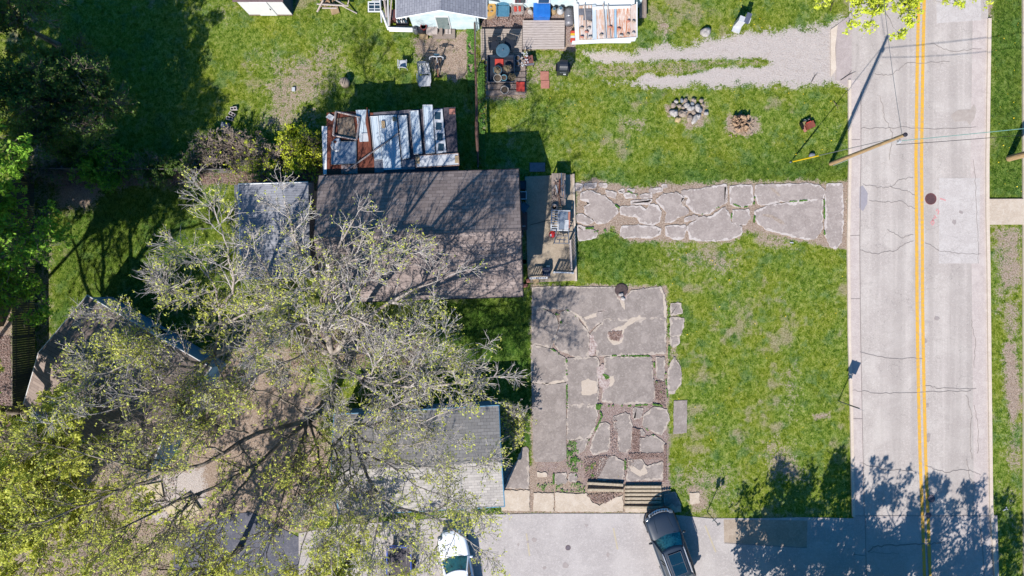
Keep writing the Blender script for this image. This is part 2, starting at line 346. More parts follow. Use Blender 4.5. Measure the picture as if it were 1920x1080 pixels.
# ---------------- broken concrete slabs ----------------
FP = (940, 520, 2.455); FD = (1060, 300, 3.4286)
PATIO = [Q(FP, p) for p in (
 [(142,46),(345,44),(535,48),(528,85),(560,112),(600,62),(735,46),(753,80),(759,190),(575,192),(470,190),(405,250),(380,205),(340,163),(300,148),(195,140),(142,135)],
 [(575,197),(759,195),(753,352),(640,354),(560,360),(440,364),(436,335),(420,300),(412,258),(475,196)],
 [(142,141),(190,147),(250,178),(262,220),(240,290),(230,324),(142,304)],
 [(275,166),(300,154),(338,170),(400,258),(402,365),(340,368),(262,333),(242,302),(268,230)],
 [(140,311),(228,331),(294,372),(296,479),(215,490),(140,484)],
 [(140,489),(215,495),(297,486),(299,835),(265,850),(155,850),(146,830)],
 [(300,374),(440,369),(450,395),(443,480),(446,540),(440,584),(345,588),(303,586)],
 [(478,370),(690,367),(697,480),(704,545),(690,578),(560,584),(464,570),(470,520),(502,480),(500,455),(472,435)],
 [(305,593),(435,591),(441,640),(428,690),(408,738),(305,746)],
 [(343,752),(398,746),(380,795),(352,816)],
 [(455,674),(480,668),(498,682),(500,760),(488,800),(424,818),(408,792),(430,720)],
 [(518,642),(560,628),(590,632),(602,682),(596,780),(576,806),(538,800),(540,720),(520,690)],
 [(655,640),(700,600),(762,610),(774,660),(756,700),(735,728),(704,712),(650,680)],
 [(636,738),(660,742),(700,728),(752,762),(748,802),(700,812),(636,798)],
 [(455,836),(520,824),(562,850),(564,932),(436,932)],
 [(586,842),(640,836),(672,872),(742,850),(744,930),(578,936)],
 [(608,602),(652,602),(645,642),(610,656)],[(618,700),(650,700),(660,726),(624,728)],
 [(714,366),(752,370),(748,478),(716,462)],
 [(782,120),(828,121),(833,165),(780,176)],[(779,186),(842,190),(838,230),(822,268),(778,270)],[(777,274),(820,272),(818,305),(790,322),(779,305)],
 [(768,425),(795,366),(825,420),(826,490),(790,536),(764,528)],[(794,568),(856,566),(854,716),(792,722)],
 [(252,905),(298,902),(300,945),(246,950)],[(312,907),(344,905),(345,940),(312,938)],[(164,896),(208,900),(210,918),(166,922)],
 [(0,981),(130,980),(132,1077),(0,1075)],[(148,993),(241,992),(242,1077),(148,1077)],[(248,992),(395,996),(415,1030),(452,1052),(500,1022),(560,1004),(562,1079),(248,1078)],
 [(566,1060),(740,1052),(825,1052),(826,1081),(568,1080)],[(752,1000),(800,990),(826,1050),(752,1048)],
 [(12,968),(126,971),(123,786),(98,786),(70,850)],[(865,992),(910,992),(912,1040),(868,1042)])]
DRIVE = [Q(FD, p) for p in (
 [(1230,162),(1560,152),(1640,170),(1662,190),(1664,246),(1520,262),(1400,267),(1290,288),(1240,284),(1222,230)],
 [(1218,330),(1290,300),(1400,278),(1655,256),(1652,440),(1612,503),(1540,512),(1470,494),(1380,468),(1290,446),(1240,410),(1216,370)],
 [(1685,154),(1778,153),(1786,350),(1776,530),(1742,566),(1700,556),(1670,470),(1672,250)],
 [(1062,168),(1195,161),(1207,240),(1198,290),(1120,303),(1058,286)],
 [(745,200),(850,190),(960,166),(1035,160),(1040,270),(992,296),(930,343),(880,350),(820,330),(780,285),(792,244),(760,228)],
 [(620,227),(720,212),(768,240),(740,285),(790,322),(790,344),(720,370),(690,395),(640,400),(652,340),(610,290),(583,258)],
 [(1080,322),(1180,319),(1190,370),(1160,418),(1082,408),(1070,370)],
 [(1015,308),(1048,330),(1064,400),(1136,432),(1130,480),(1062,514),(900,521),(802,508),(786,425),(850,382),(940,362)],
 [(645,427),(770,420),(777,450),(764,498),(720,514),(650,488)],
 [(362,427),(450,420),(560,430),(615,445),(610,478),(560,500),(470,498),(380,504),(350,480)],
 [(350,302),(480,295),(518,322),(540,284),(590,290),(618,330),(602,398),(560,420),(480,400),(468,368),(356,350)],
 [(425,262),(560,256),(530,282),(422,284)],[(480,226),(560,216),(555,240),(490,245)],[(540,188),(600,180),(628,186),(620,204),(545,206)],
 [(102,212),(160,196),(240,230),(330,300),(340,338),(270,398),(200,408),(180,370),(130,345),(118,300),(160,280),(96,252)],
 [(76,347),(118,352),(182,398),(140,415),(76,392)],[(120,156),(202,150),(188,180),(126,182)],[(262,192),(330,212),(318,248),(270,230)],
 [(380,216),(460,222),(455,246),(385,244)],[(60,150),(110,160),(100,200),(62,198)],[(770,372),(850,358),(856,375),(765,395)],
 [(340,196),(380,190),(375,212),(345,212)],[(215,152),(270,156),(262,176),(222,172)],[(76,420),(150,440),(210,470),(195,500),(90,520),(76,480)],
 [(620,160),(650,158),(652,176),(625,178)],[(400,186),(448,188),(440,204),(404,202)])]
SLABS = PATIO + DRIVE
def rough_poly(pts, z, step=.09, amp=.035, seed=0, grow=0.0):
    W = [P(x, y, z) for x, y in pts]; out = []
    if sum(W[i-1].x*W[i].y-W[i].x*W[i-1].y for i in range(len(W))) < 0: W = W[::-1]
    for i in range(len(W)):
        a, b = W[i], W[(i+1) % len(W)]; L = (b-a).length; n = max(1, int(L/step)); nr = Vector((b.y-a.y, a.x-b.x, 0)).normalized() if L > 1e-6 else Vector((0,0,0))
        for k in range(n):
            p = a.lerp(b, k/n)
            q = float(fbm(np.array([p.x+seed]), np.array([p.y]), 3.2, 3, 40)[0])-.5 + (float(vnoise(np.array([p.x+seed]), np.array([p.y]), 9.5, 9)[0])-.5)*.55
            p = p + nr*(q*amp*4.2*(.5 if k == 0 else 1) + grow); out.append((p.x, p.y))
    return out
def concrete(name, c1, c2, c3, edge=.5, crack=.0, scale=1.4, tracks=False):
    m, t = newmat(name); co = t.coord(); a = t.noise(co, scale, 6, .65, .4); b = t.math('ADD', t.math('MULTIPLY', t.math('SUBTRACT', t.noise(co, 7, 6, .75), .5), 1.5), .5); g = t.math('ADD', t.math('MULTIPLY', t.math('SUBTRACT', t.noise(co, 24, 4, .85), .5), 1.8), .5)
    col = t.mix(t.sm(a, .42, .66), c1, c2); col = t.mix(t.math('MULTIPLY', t.sm(b, .5, .72), .55), col, c3)
    col = t.mix(t.math('MULTIPLY', t.sm(g, .35, .75), .4), col, tuple(x*1.4 for x in c2[:3])+(1,)); g2 = t.noise(co, 28, 3, .8); col = t.mix(t.math('MULTIPLY', t.math('SUBTRACT', 1.0, t.sm(g2, .3, .46)), .35), col, tuple(x*.6 for x in c1[:3])+(1,))
    st = t.noise(co, .9, 5, .75, 1.2); col = t.mix(t.math('MULTIPLY', t.sm(st, .56, .72), .3), col, tuple(x*.66 for x in c1[:3])+(1,))
    if tracks:
        tr_ = t.noise(t.coord((1.1,.03,1)), 1.0, 2, .5); col = t.mix(t.math('MULTIPLY', t.sm(tr_, .42, .6), .35), col, tuple(x*.78 for x in c1[:3])+(1,))
        tr2 = t.noise(t.coord((3.2,.12,1)), 1.0, 3, .6); col = t.mix(t.math('MULTIPLY', t.sm(tr2, .5, .66), .25), col, tuple(x*1.2 for x in c2[:3])+(1,))
    if crack:
        v = t.new('ShaderNodeTexVoronoi', feature='DISTANCE_TO_EDGE'); v.inputs['Scale'].default_value = crack*1.6
        wv = t.new('ShaderNodeVectorMath', operation='ADD'); nz = t.new('ShaderNodeTexNoise'); nz.inputs['Scale'].default_value = 2.2; nz.inputs['Detail'].default_value = 6
        t.link(co, nz.inputs['Vector']); sc = t.new('ShaderNodeVectorMath', operation='SCALE'); sc.inputs[3].default_value = .75
        t.link(nz.outputs['Color'], sc.inputs[0]); t.link(co, wv.inputs[0]); t.link(sc.outputs[0], wv.inputs[1]); t.link(wv.outputs[0], v.inputs['Vector'])
        ln = t.math('SUBTRACT', 1.0, t.sm(v.outputs['Distance'], .0, .018*crack)); gate = t.sm(t.noise(co, .45, 3), .44, .56)
        col = t.mix(t.math('MULTIPLY', t.math('MULTIPLY', ln, gate), .45), col, tuple(x*.35 for x in c1[:3])+(1,))
    t.finish(col, .9, t.math('ADD', b, t.math('MULTIPLY', g, .5)), .5, .012, 0, .2); return m
M_slab = concrete('slab_concrete', C(150,139,133), C(176,164,157), C(204,192,183), crack=.5)
M_slab2 = concrete('drive_concrete', C(166,153,147), C(190,177,170), C(214,203,195), crack=.5)
M_pale = concrete('pale_concrete', C(206,188,168), C(222,206,188), C(234,222,208))
M_asph = concrete('asphalt', C(196,185,178), C(214,204,196), C(232,224,216), crack=.6, scale=.5, tracks=True)
M_asph2 = concrete('lot_asphalt', C(188,180,177), C(206,198,194), C(226,218,214), scale=.6)
M_patch = concrete('patch_concrete', C(204,195,190), C(218,210,205), C(228,221,216), crack=.5)
M_gutter = concrete('gutter_concrete', C(204,190,184), C(218,205,198), C(228,216,208))
M_kerb = concrete('kerb_concrete', C(226,208,190), C(236,220,202), C(244,230,214))
M_dark_asph = concrete('old_asphalt', C(96,98,112), C(120,120,132), C(150,146,150))
M_crack = mat('crack_dirt', C(168,156,150), C(134,124,120), 8)
M_litter = mat('leaf_litter', C(160,132,124), C(218,204,198), 9, contrast=.12)
M_edge = concrete('patio_edge_concrete', C(190,176,164), C(208,194,182), C(224,212,200), crack=.5)
M_edge2 = concrete('drive_edge_concrete', C(206,194,188), C(220,210,204), C(232,224,218), crack=.5)
M_worn = concrete('worn_concrete', C(206,190,174), C(216,200,184), C(226,212,198))
for i, p in enumerate(SLABS):
    pale = i in (26,27,28,29,30,33); mm = M_pale if pale else (M_slab if i < len(PATIO) else M_slab2)
    zt = .030 + .004*((i*7) % 5)/5
    nm = 'patio_slab' if i < len(PATIO) else 'driveway_slab'
    if 27 <= i <= 30: nm = 'path'
    am = .012 if i in (5,23,2) else .03; gr_ = .0 if i in (5,23) or pale else .035
    if pale or i in (5,23): struct(MB().prism(rough_poly(p, zt, amp=am, seed=i, grow=gr_), -.04, zt).build(nm, mm)); continue
    struct(MB().prism(rough_poly(p, zt, amp=am, seed=i, grow=gr_), -.04, zt).build(nm, M_edge if i < len(PATIO) else M_edge2))
    struct(MB().prism(rough_poly(p, zt, amp=.085, seed=i+50, grow=-.03), zt-.001, zt+.0025).build('worn_surface', mm))
# bald pits and pale spalled patches in the patio
def decal(name, pts, z, m, amp=.06): return struct(MB().prism(rough_poly(pts, z, .08, amp), z-.003, z).build(name, m))
for k, p in enumerate(([(488,262),(510,242),(545,244),(560,270),(540,296),(515,285),(495,275)],[(440,415),(468,400),(474,440),(500,470),(496,500),(470,530),(448,500),(446,450)],
          [(405,262),(425,262),(440,320),(435,360),(402,360)],[(440,160),(470,145),(486,150),(455,172)],[(540,56),(575,50),(580,80),(560,112),(538,96)])):
    decal('litter_patch', Q(FP, p), .0395, M_litter)
for k, p in enumerate(([(486,262),(508,240),(560,222),(590,190),(640,175),(640,192),(600,215),(565,240),(555,300),(520,312),(494,290)],[(368,480),(400,465),(440,480),(442,530),(410,545),(370,540)],[(495,455),(520,450),(522,480),(500,505),(485,490)],
          [(340,165),(370,180),(400,230),(405,260),(375,205),(345,180)],[(530,90),(560,85),(568,150),(545,110)],[(370,185),(440,160),(440,180),(390,195)],[(585,860),(640,890),(660,860),(672,900),(640,920),(596,890)],
          [(730,50),(745,60),(760,120),(762,190),(748,180),(745,90)],[(185,490),(240,478),(290,470),(290,482),(230,492)])):
    decal('worn_patch', Q(FP, p), .0385, M_worn, .03)
for p in ([(1315,175),(1340,180),(1385,228),(1372,232),(1330,196)],[(1268,345),(1330,352),(1400,395),(1412,412),(1390,410),(1330,375),(1270,356)],[(745,270),(775,250),(772,300),(752,300)]):
    decal('worn_patch', Q(FD, p), .0385, mat('worn_dirt', C(150,130,116), C(206,190,176), 8), .02)

# ---------------- street ----------------
def sheet(name, pts, z, m, th=.05): return struct(MB().prism([(P(x,y,z).x, P(x,y,z).y) for x, y in pts], z-th, z).build(name, m))
LK = [(1594,-300),(1592,60),(1592,150),(1593,300),(1590,450),(1592,640),(1596,780),(1598,900),(1600,968)]
RK = [(1851,-300),(1852,35),(1851,100),(1848,300),(1848,400),(1850,500),(1852,700),(1855,950),(1858,990),(1864,1080),(1885,1500)]
def strip(name, path, off0, off1, z0, z1, m, seg=None):
    b = MB(); W = [P(x, y, 0) for x, y in path]
    A = []; B = []
    for i, p in enumerate(W):
        t = (W[min(i+1,len(W)-1)]-W[max(i-1,0)]).normalized(); n = Vector((-t.y, t.x, 0)); A.append(p+n*off0); B.append(p+n*off1)
    for i in range(len(W)-1):
        b.prism([(A[i].x,A[i].y),(A[i+1].x,A[i+1].y),(B[i+1].x,B[i+1].y),(B[i].x,B[i].y)], z0, z1)
    return b.build(name, m)
sheet('road', LK + [(1606,1080),(1620,1500)] + [(x+1, y) for x, y in RK[::-1]], .012, M_asph)
LG = [(x+8, y) for x, y in LK[2:]]
struct(strip('gutter', [(x+2, y) for x, y in LK[2:]], 0, .62, .0, .017, M_gutter))
struct(strip('kerb', LK[2:], -.09, .08, -.05, .10, M_kerb))
struct(strip('gutter', RK[1:], -.95, -.02, .0, .017, M_gutter))
struct(strip('kerb', RK[1:], -.03, .17, -.05, .11, M_kerb))
sheet('road', [(1601,968),(1870,966),(1885,1500),(1620,1500)], .022, concrete('street_concrete', C(192,182,178), C(208,198,194), C(220,212,206), scale=.7), .01)
sheet('parking_lot', LOTP, .016, M_asph2)
sheet('asphalt_patch', [(1357,974),(1514,976),(1513,1026),(1460,1023),(1358,1017)], .021, concrete('old_patch', C(176,158,140), C(196,178,160), C(210,196,180)), .003)
sheet('asphalt_patch', [(1761,334),(1838,334),(1836,494),(1760,494)], .020, M_patch, .003)
sheet('asphalt_patch', [(1755,-40),(1838,-40),(1840,38),(1756,44)], .020, M_patch, .003)
sheet('asphalt_patch', [(1612,350),(1618,348),(1627,362),(1626,382),(1618,396),(1611,390)], .020, mat('tar_grey', C(168,162,170), C(182,176,182)), .003)
sheet('oil_stain', [(1783,216),(1795,206),(1820,205),(1826,195),(1831,205),(1827,222),(1818,234),(1812,226),(1790,228)], .0195, mat('oil_stain', C(184,170,160), C(204,192,182), 4), .003)
sheet('driveway', [(1854,373),(2100,372),(2100,420),(1854,421)], .105, M_pale, .12)
sheet('pavement', [(1918,-300),(2200,-300),(2200,1400),(1921,1400),(1919,480)], .10, M_pale, .12)
sheet('driveway_apron', [(1558,55),(1571,46),(1566,90),(1568,130),(1558,144)], .05, M_kerb, .08)
sheet('driveway_apron', [(1570,46),(1592,30),(1597,60),(1597,168),(1568,150),(1567,90)], .026, concrete('apron', C(186,172,168), C(200,186,182), C(212,200,194)), .05)
# painted lines
M_yel = mat('yellow_paint', C(252,188,30,.5), C(216,176,104,.46), 7, contrast=.13, bump=.1)
YL = [(1722,-300),(1722,0),(1719,150),(1717,300),(1718.5,450),(1719,560),(1720,640),(1722,740),(1725,865),(1729,960),(1733,1080),(1750,1500)]
for o in (0, 10.5): struct(strip('lane_line', [(x+o, y) for x, y in YL], -.10, .10, .02, .0265, M_yel))
M_fy = mat('faded_yellow', C(214,200,160), C(198,186,172), 9)
for a, b in (((987,1000),(993,1042)),((1150,990),(1158,1030)),((1322,985),(1342,1035))):
    struct(strip('parking_line', [a, b], -.045, .045, .017, .0205, M_fy))
M_pink = mat('pink_paint', C(240,160,160), C(226,170,170), 9)
for pts in ([(1762,372),(1768,374),(1773,376)],[(1755,396),(1757,392),(1760,396),(1758,402)],[(1751,404),(1755,408),(1749,410)],[(1749,412),(1745,418),(1748,422),(1751,418),(1749,412)]):
    struct(strip('spray_mark', pts, -.04, .04, .018, .0235, M_pink))
# road cracks, traced
CR = [[(1612,470),(1640,476),(1680,470),(1700,455),(1712,452)],[(1735,455),(1762,470),(1790,474),(1838,476)],[(1628,377),(1660,379),(1690,378),(1715,392)],[(1618,346),(1650,352),(1668,350),(1690,336),(1712,332)],[(1668,350),(1700,358),(1715,366)],
      [(1615,241),(1650,240),(1690,239),(1760,242),(1830,238)],[(1640,138),(1668,142),(1690,126),(1702,118),(1780,116)],[(1596,731),(1640,736),(1690,738),(1760,735),(1820,732)],[(1735,722),(1760,728),(1830,728)],[(1612,660),(1660,672),(1730,672)],
      [(1812,740),(1822,780),(1818,830),(1822,860)],[(1826,760),(1834,800),(1832,850)],[(1736,872),(1770,886),(1810,880),(1838,890)],[(1612,868),(1660,880),(1715,884)],[(1626,1036),(1640,1024),(1680,1022),(1730,1020),(1766,1017)],[(1626,1034),(1650,1036),(1686,1038)],
      [(1825,300),(1828,340),(1832,420),(1834,494)],[(1745,80),(1780,96),(1840,92)],[(1650,180),(1658,220),(1672,250),(1668,300)],[(1820,600),(1828,640),(1826,690)],[(1665,430),(1690,446),(1712,440)],[(1812,860),(1816,890),(1830,920)]]
for pts in CR:
    big = pts[0] == (1626,1036); out = []
    for i in range(len(pts)-1):
        for k in range(7):
            x = pts[i][0]+(pts[i+1][0]-pts[i][0])*k/7; y = pts[i][1]+(pts[i+1][1]-pts[i][1])*k/7
            out.append((x+random.uniform(-1.6,1.6), y+random.uniform(-1.8,1.8)))
    out.append(pts[-1])
    w = .035 if big else .011
    struct(strip('road_crack', out, -w, w, .0225, .0285, M_crack))
for pts, z in (([(1600,967),(1868,967)], .0225),([(1733,967),(1741,1080),(1755,1400)], .024),([(1836,968),(1842,1030),(1845,1080)], .024),([(1622,968),(1624,1080),(1630,1400)], .024),
            ([(1614,172),(1614,300),(1612,450),(1613,600),(1616,760),(1619,900),(1620,966)], .018),([(1600,1039),(1622,1042)], .026),([(1358,1018),(1513,1027)],.022),
            ([(1594,262),(1612,262)],.018),([(1593,442),(1612,441)],.018),([(1595,560),(1613,560)],.018),([(1598,785),(1617,785)],.018)):
    struct(strip('road_joint', pts, -.018, .018, z, z+.006, M_crack))
for x, y, r_ in ((1001,1012,5),(990,1016,3),(972,1021,2.5),(1140,1040,4),(1100,985,3),(930,1050,4),(1060,1060,6),(1020,1065,4),(1735,640,4),(1757,597,5),(1740,820,7),(1738,760,5),(1802,398,4),(1790,416,5)):
    sheet('oil_stain', [(x+r_*random.uniform(.6,1.3)*math.cos(a), y+r_*random.uniform(.6,1.5)*math.sin(a)) for a in (0,.8,1.6,2.4,3.1,3.9,4.7,5.5)], .0215, mat('old_stain', C(170,158,154), C(190,178,174), 6), .002)
# manhole and valve covers
M_iron = mat('rusty_iron', C(140,100,100), C(96,76,80), 20, .6, .3)
mh = thing('manhole_cover', P(1745,373,.012), 'round rusty manhole cover in the road beside the yellow lines', 'manhole cover')
b = MB().lathe([(.36,0),(.36,.012),(.31,.012)], n=28, cap=False); b.ring((0,0,.012), .335, .018, 28, 6).build('rim', mat('iron_rim', C(150,84,84), C(120,70,72), 12), mh)
b = MB().lathe([(.31,0),(.31,.010)], n=28)
for i in range(-3, 4):
    for j in range(-3, 4):
        if i*i+j*j < 11: b.box(i*.085-.025, i*.085+.025, j*.085-.025, j*.085+.025, .010, .018)
b.build('lid', M_iron, mh)
for x, y, r_, l in ((1746,935,.22,'grey round cover in the road just above the street joint, by the yellow line'),(1741,966,.16,'small grey round cover sitting on the street joint by the yellow line'),(1065,1027,.15,'small dark round cover in the parking lot between the two cars')):
    z = .016 if x < 1500 else .022
    c_ = thing('valve_cover', P(x,y,z), l, 'cover'); MB().lathe([(r_,0),(r_,.008)], n=20).build('lid', mat('cover_grey', C(128,116,124), C(104,96,106), 12), c_)
    MB().ring((0,0,.006), r_*1.02, .012, 20, 6).build('rim', M_iron, c_)

# ---------------- buildings ----------------
def shingle(name, c1, c2, c3, rot=0, w=.34, h=.16):
    m, t = newmat(name); co = t.coord((1,1,1), rot); b = t.new('ShaderNodeTexBrick'); b.offset = .5; b.inputs['Scale'].default_value = 1
    b.inputs['Brick Width'].default_value = w; b.inputs['Row Height'].default_value = h; b.inputs['Mortar Size'].default_value = .012; b.inputs['Mortar Smooth'].default_value = .3
    b.inputs['Color1'].default_value = c1; b.inputs['Color2'].default_value = c2; b.inputs['Mortar'].default_value = tuple(x*.45 for x in c1[:3])+(1,)
    b.inputs['Bias'].default_value = 0
    nz = t.new('ShaderNodeTexNoise'); nz.inputs['Scale'].default_value = 1.3; nz.inputs['Detail'].default_value = 2; t.link(co, nz.inputs['Vector'])
    sc = t.new('ShaderNodeVectorMath', operation='SCALE'); sc.inputs[3].default_value = .05; t.link(nz.outputs['Color'], sc.inputs[0])
    ad = t.new('ShaderNodeVectorMath', operation='ADD'); t.link(co, ad.inputs[0]); t.link(sc.outputs[0], ad.inputs[1]); t.link(ad.outputs[0], b.inputs['Vector'])
    n = t.noise(co, 1.1, 6, .7); g = t.noise(co, 22, 3, .8)
    col = t.mix(t.math('MULTIPLY', t.sm(n, .42, .68), .55), b.outputs['Color'], c3); col = t.mix(t.math('MULTIPLY', t.sm(g, .4, .7), .35), col, tuple(x*1.3 for x in c2[:3])+(1,))
    t.finish(col, .9, b.outputs['Fac'], -.6, .02, 0, .2); return m
M_brown = shingle('brown_shingle', C(134,120,116), C(176,160,154), C(150,134,128), w=.42, h=.2)
M_brown2 = shingle('brown_shingle_worn', C(140,124,116), C(170,152,142), C(156,140,130), w=.9, h=.2)
M_grey = shingle('grey_shingle', C(158,153,150), C(194,188,184), C(178,173,168), w=.36, h=.18)
M_greyv = shingle('grey_shingle_across', C(142,144,156), C(170,172,182), C(156,158,168), rot=R(90), w=.32, h=.15)
M_white = mat('white_paint', C(246,246,246,.5), C(228,232,236,.5), 2, .6, bump=.15, contrast=.35)
M_cyan = mat('pale_blue_siding', C(240,250,252,.5), C(196,226,234,.5), 1.6, .6, bump=.1, contrast=.22)
M_blue = mat('blue_siding', C(136,184,214), C(112,164,200), 2, .6, bump=.1)
M_tan = mat('tan_siding', C(190,178,160), C(168,156,140), 3)
M_glass = mat('window_glass', C(60,84,96,.4), C(44,66,80,.4), 2, .08, bump=0, spec=.8)
M_dark = mat('dark_trim', C(60,56,66), C(44,42,52), 5)
M_shadeblue = mat('steel_blue_trim', C(120,178,210), C(100,160,196), 6)

def gable(name, label, cat, px_corners, ze, zr, m_roof, m_wall, inset=.35, axis=0, trim=None, th=.10, over_end=.0, rot=None):
    """px_corners: eave corners TL,TR,BR,BL as seen in the photo at height ze; ridge parallel to TL-TR (axis 0) or TL-BL (axis 1)"""
    W = [P(x, y, ze) for x, y in px_corners]; c = sum(W, Vector())/4; c.z = 0
    ux = ((W[1]-W[0])+(W[2]-W[3])); ux.z = 0; L = ux.length/2; ux.normalize(); rz = math.atan2(ux.y, ux.x)
    Dp = (((W[0]-W[3])+(W[1]-W[2]))/2).length; t = thing(name, c, label, cat, rz=rz)
    a, b = (L/2, Dp/2) if axis == 0 else (Dp/2, L/2)      # a half-length of ridge, b half-span
    def T(x, y, z): return (x, y, z) if axis == 0 else (-y, x, z)
    mb = MB(); vs = []
    for s in (-1, 1):
        vs = [T(-a, s*b, ze), T(a, s*b, ze), T(a, 0, zr), T(-a, 0, zr)]
        lo = [(v[0], v[1], v[2]-th) for v in vs]
        k = 1 if s < 0 else -1
        fs = [(0,1,2,3)[::k], (4,5,6,7)[::-k], (0,4,5,1)[::k], (1,5,6,2)[::k], (3,7,4,0)[::k]]
        mb.add(vs+lo, fs)
    roof = mb.build('roof', m_roof, t)
    cap = MB(); cap.add([T(-a-.01,-.14,zr-.14*(zr-ze)/b+.012), T(a+.01,-.14,zr-.14*(zr-ze)/b+.012), T(a+.01,0,zr+.015), T(-a-.01,0,zr+.015), T(-a-.01,.14,zr-.14*(zr-ze)/b+.012), T(a+.01,.14,zr-.14*(zr-ze)/b+.012)], [(0,1,2,3),(3,2,5,4)])
    cap.build('ridge_cap', m_roof, roof)
    i = inset; ia, ib = a-i*.7, b-i; zt = ze-th-.003 + (zr-ze)*i/b*.0
    w = MB(); zi = ze + (zr-ze)*(1-ib/b)-th-.01
    pr = [T(-ia,-ib,0),T(ia,-ib,0),T(ia,ib,0),T(-ia,ib,0),T(-ia,-ib,zi),T(ia,-ib,zi),T(ia,ib,zi),T(-ia,ib,zi),T(-ia,0,zr-th-.01),T(ia,0,zr-th-.01)]
    w.add(pr, [(0,1,5,4),(2,3,7,6),(1,2,6,9,5),(3,0,4,8,7),(4,5,9,8),(6,7,8,9)]); w.build('wall', m_wall, t)
    if trim:
        f = MB()
        for s in (-1, 1):
            p0, p1 = T(-a-.03, s*(b+.015), ze-.06), T(a+.03, s*(b+.015), ze-.06)
            x0, x1 = sorted((p0[0], p1[0])); y0, y1 = sorted((p0[1], p1[1])); f.box(x0-.02, x1+.02, y0-.02, y1+.02, ze-.13, ze+.02)
            for e in (-1, 1):
                A = Vector(T(e*(a+.02), s*b, ze-.03)); B = Vector(T(e*(a+.02), 0, zr-.03)); f.tube([A, B], .045, 4)
        f.build('fascia', trim, t)
    return t, (L/2, Dp/2)

t, (hx, hy) = gable('brown_house', 'low house with a long brown shingled gable roof in the middle of the picture', 'house', [(596,330),(970,317),(982,556),(608,568)], 2.9, 4.35, M_brown, M_tan, trim=M_dark)
for x in (-3.5, 0, 3.5):
    f_ = MB().box(x-.55, x+.55, -hy+.30, -hy+.36, .9, 2.1).build('window', M_white, t); MB().box(x-.47, x+.47, -hy+.28, -hy+.30, .98, 2.02).build('pane', M_glass, f_)
f_ = MB().box(hx-.26, hx-.20, -1.2, -.3, .05, 2.05).build('door', M_white, t); MB().box(hx-.20, hx-.16, -1.1, -1.05, 1, 1.12).build('handle', M_dark, f_)
MB().lathe([(.05,0),(.05,.5)], (-1.2,.2,4.2), 10).build('vent_pipe', M_dark, t)

t, (hx, hy) = gable('grey_house', 'small grey shingled house with blue trim under the bare branches at lower middle', 'house', [(625,776),(937,762),(943,948),(640,968)], 2.4, 3.7, M_grey, M_blue, trim=M_shadeblue, inset=.08)
f_ = MB().box(-.6, .6, hy-.06, hy-.0, .9, 1.9).build('window', M_white, t); MB().box(-.5, .5, hy+.0, hy+.02, .98, 1.82).build('pane', M_glass, f_)

t, (hx, hy) = gable('blue_garage', 'blue walled garage with worn brown shingle roof, set at an angle by the left fence', 'garage', [(172,558),(400,694),(270,890),(35,757)], 2.5, 3.9, M_brown2, M_blue, trim=M_white, inset=.08)
f_ = MB().box(hx-.05, hx+.0, -1.6, 1.6, .05, 2.1).build('garage_door', M_white, t)
s_ = MB()
for k in range(1, 4): s_.box(hx+.0, hx+.015, -1.55, 1.55, k*.52-.015, k*.52+.015)
s_.build('panel_line', M_dark, f_)
f_ = MB().box(-.5, .5, hy-.06, hy-.0, .9, 1.8).build('window', M_white, t); MB().box(-.42, .42, hy+.0, hy+.02, .96, 1.74).build('pane', M_glass, f_)

# gambrel shed beside the house
t = thing('grey_roof_shed', P(516,430,0), 'small shed with weathered grey barn roof left of the brown house', 'shed', rz=R(1.5))
W = lambda x, y, z: tuple(Vector(P(x,y,z)) - P(516,430,0))
ze, zk, zr_ = 1.9, 2.7, 3.1
prof = [(441, ze), (449, zk), (536, zr_), (580, zk), (590, ze)]
rf = MB(); n = len(prof)
loc = [((px-516)/30*1.0*(1-z/H) + (-(516-960)*(z/H)/30)*0, z) for px, z in prof]
pts = []
for yy in (345, 521):
    for px, z in prof: pts.append(W(px, yy, z))
for yy in (345, 521):
    for px, z in prof: q = W(px, yy, z); pts.append((q[0], q[1], q[2]-.07))
fs = [(k, k+1, n+k+1, n+k)[::-1] for k in range(n-1)] + [(2*n+k, 2*n+k+1, 3*n+k+1, 3*n+k) for k in range(n-1)]
fs += [(k, 2*n+k, 2*n+k+1, k+1)[::-1] for k in range(n-1)] + [(n+k, 3*n+k, 3*n+k+1, n+k+1) for k in range(n-1)]
fs += [(0,n,3*n,2*n)[::-1], (n-1,2*n-1,4*n-1,3*n-1)]
rf.add(pts, fs).build('roof', shingle('pale_grey_shingle', C(150,152,162), C(172,174,182), C(190,190,196), w=.9, h=.14), t)
a0, a1, a2, a3 = W(452,352,2.6), W(578,352,2.6), W(578,514,2.6), W(452,514,2.6)
MB().prism([(q[0],q[1]) for q in (a0,a1,a2,a3)], 0, 2.55).build('wall', M_white, t)
MB().tube([W(449,344,zk), W(536,344,zr_), W(580,344,zk)], .04, 4).tube([W(449,522,zk), W(536,522,zr_), W(590,522,ze)], .06, 4).tube([W(449,345,zk+.02), W(449,521,zk+.02)], .035, 4).build('roof_trim', M_white, t)
q = W(515,522,0); f_ = MB().box(q[0]-.5, q[0]+.5, q[1]+.14, q[1]+.24, .02, 1.9).build('door', M_white, t); MB().box(q[0]+.38, q[0]+.42, q[1]+.10, q[1]+.14, .95, 1.1).build('handle', M_dark, f_)

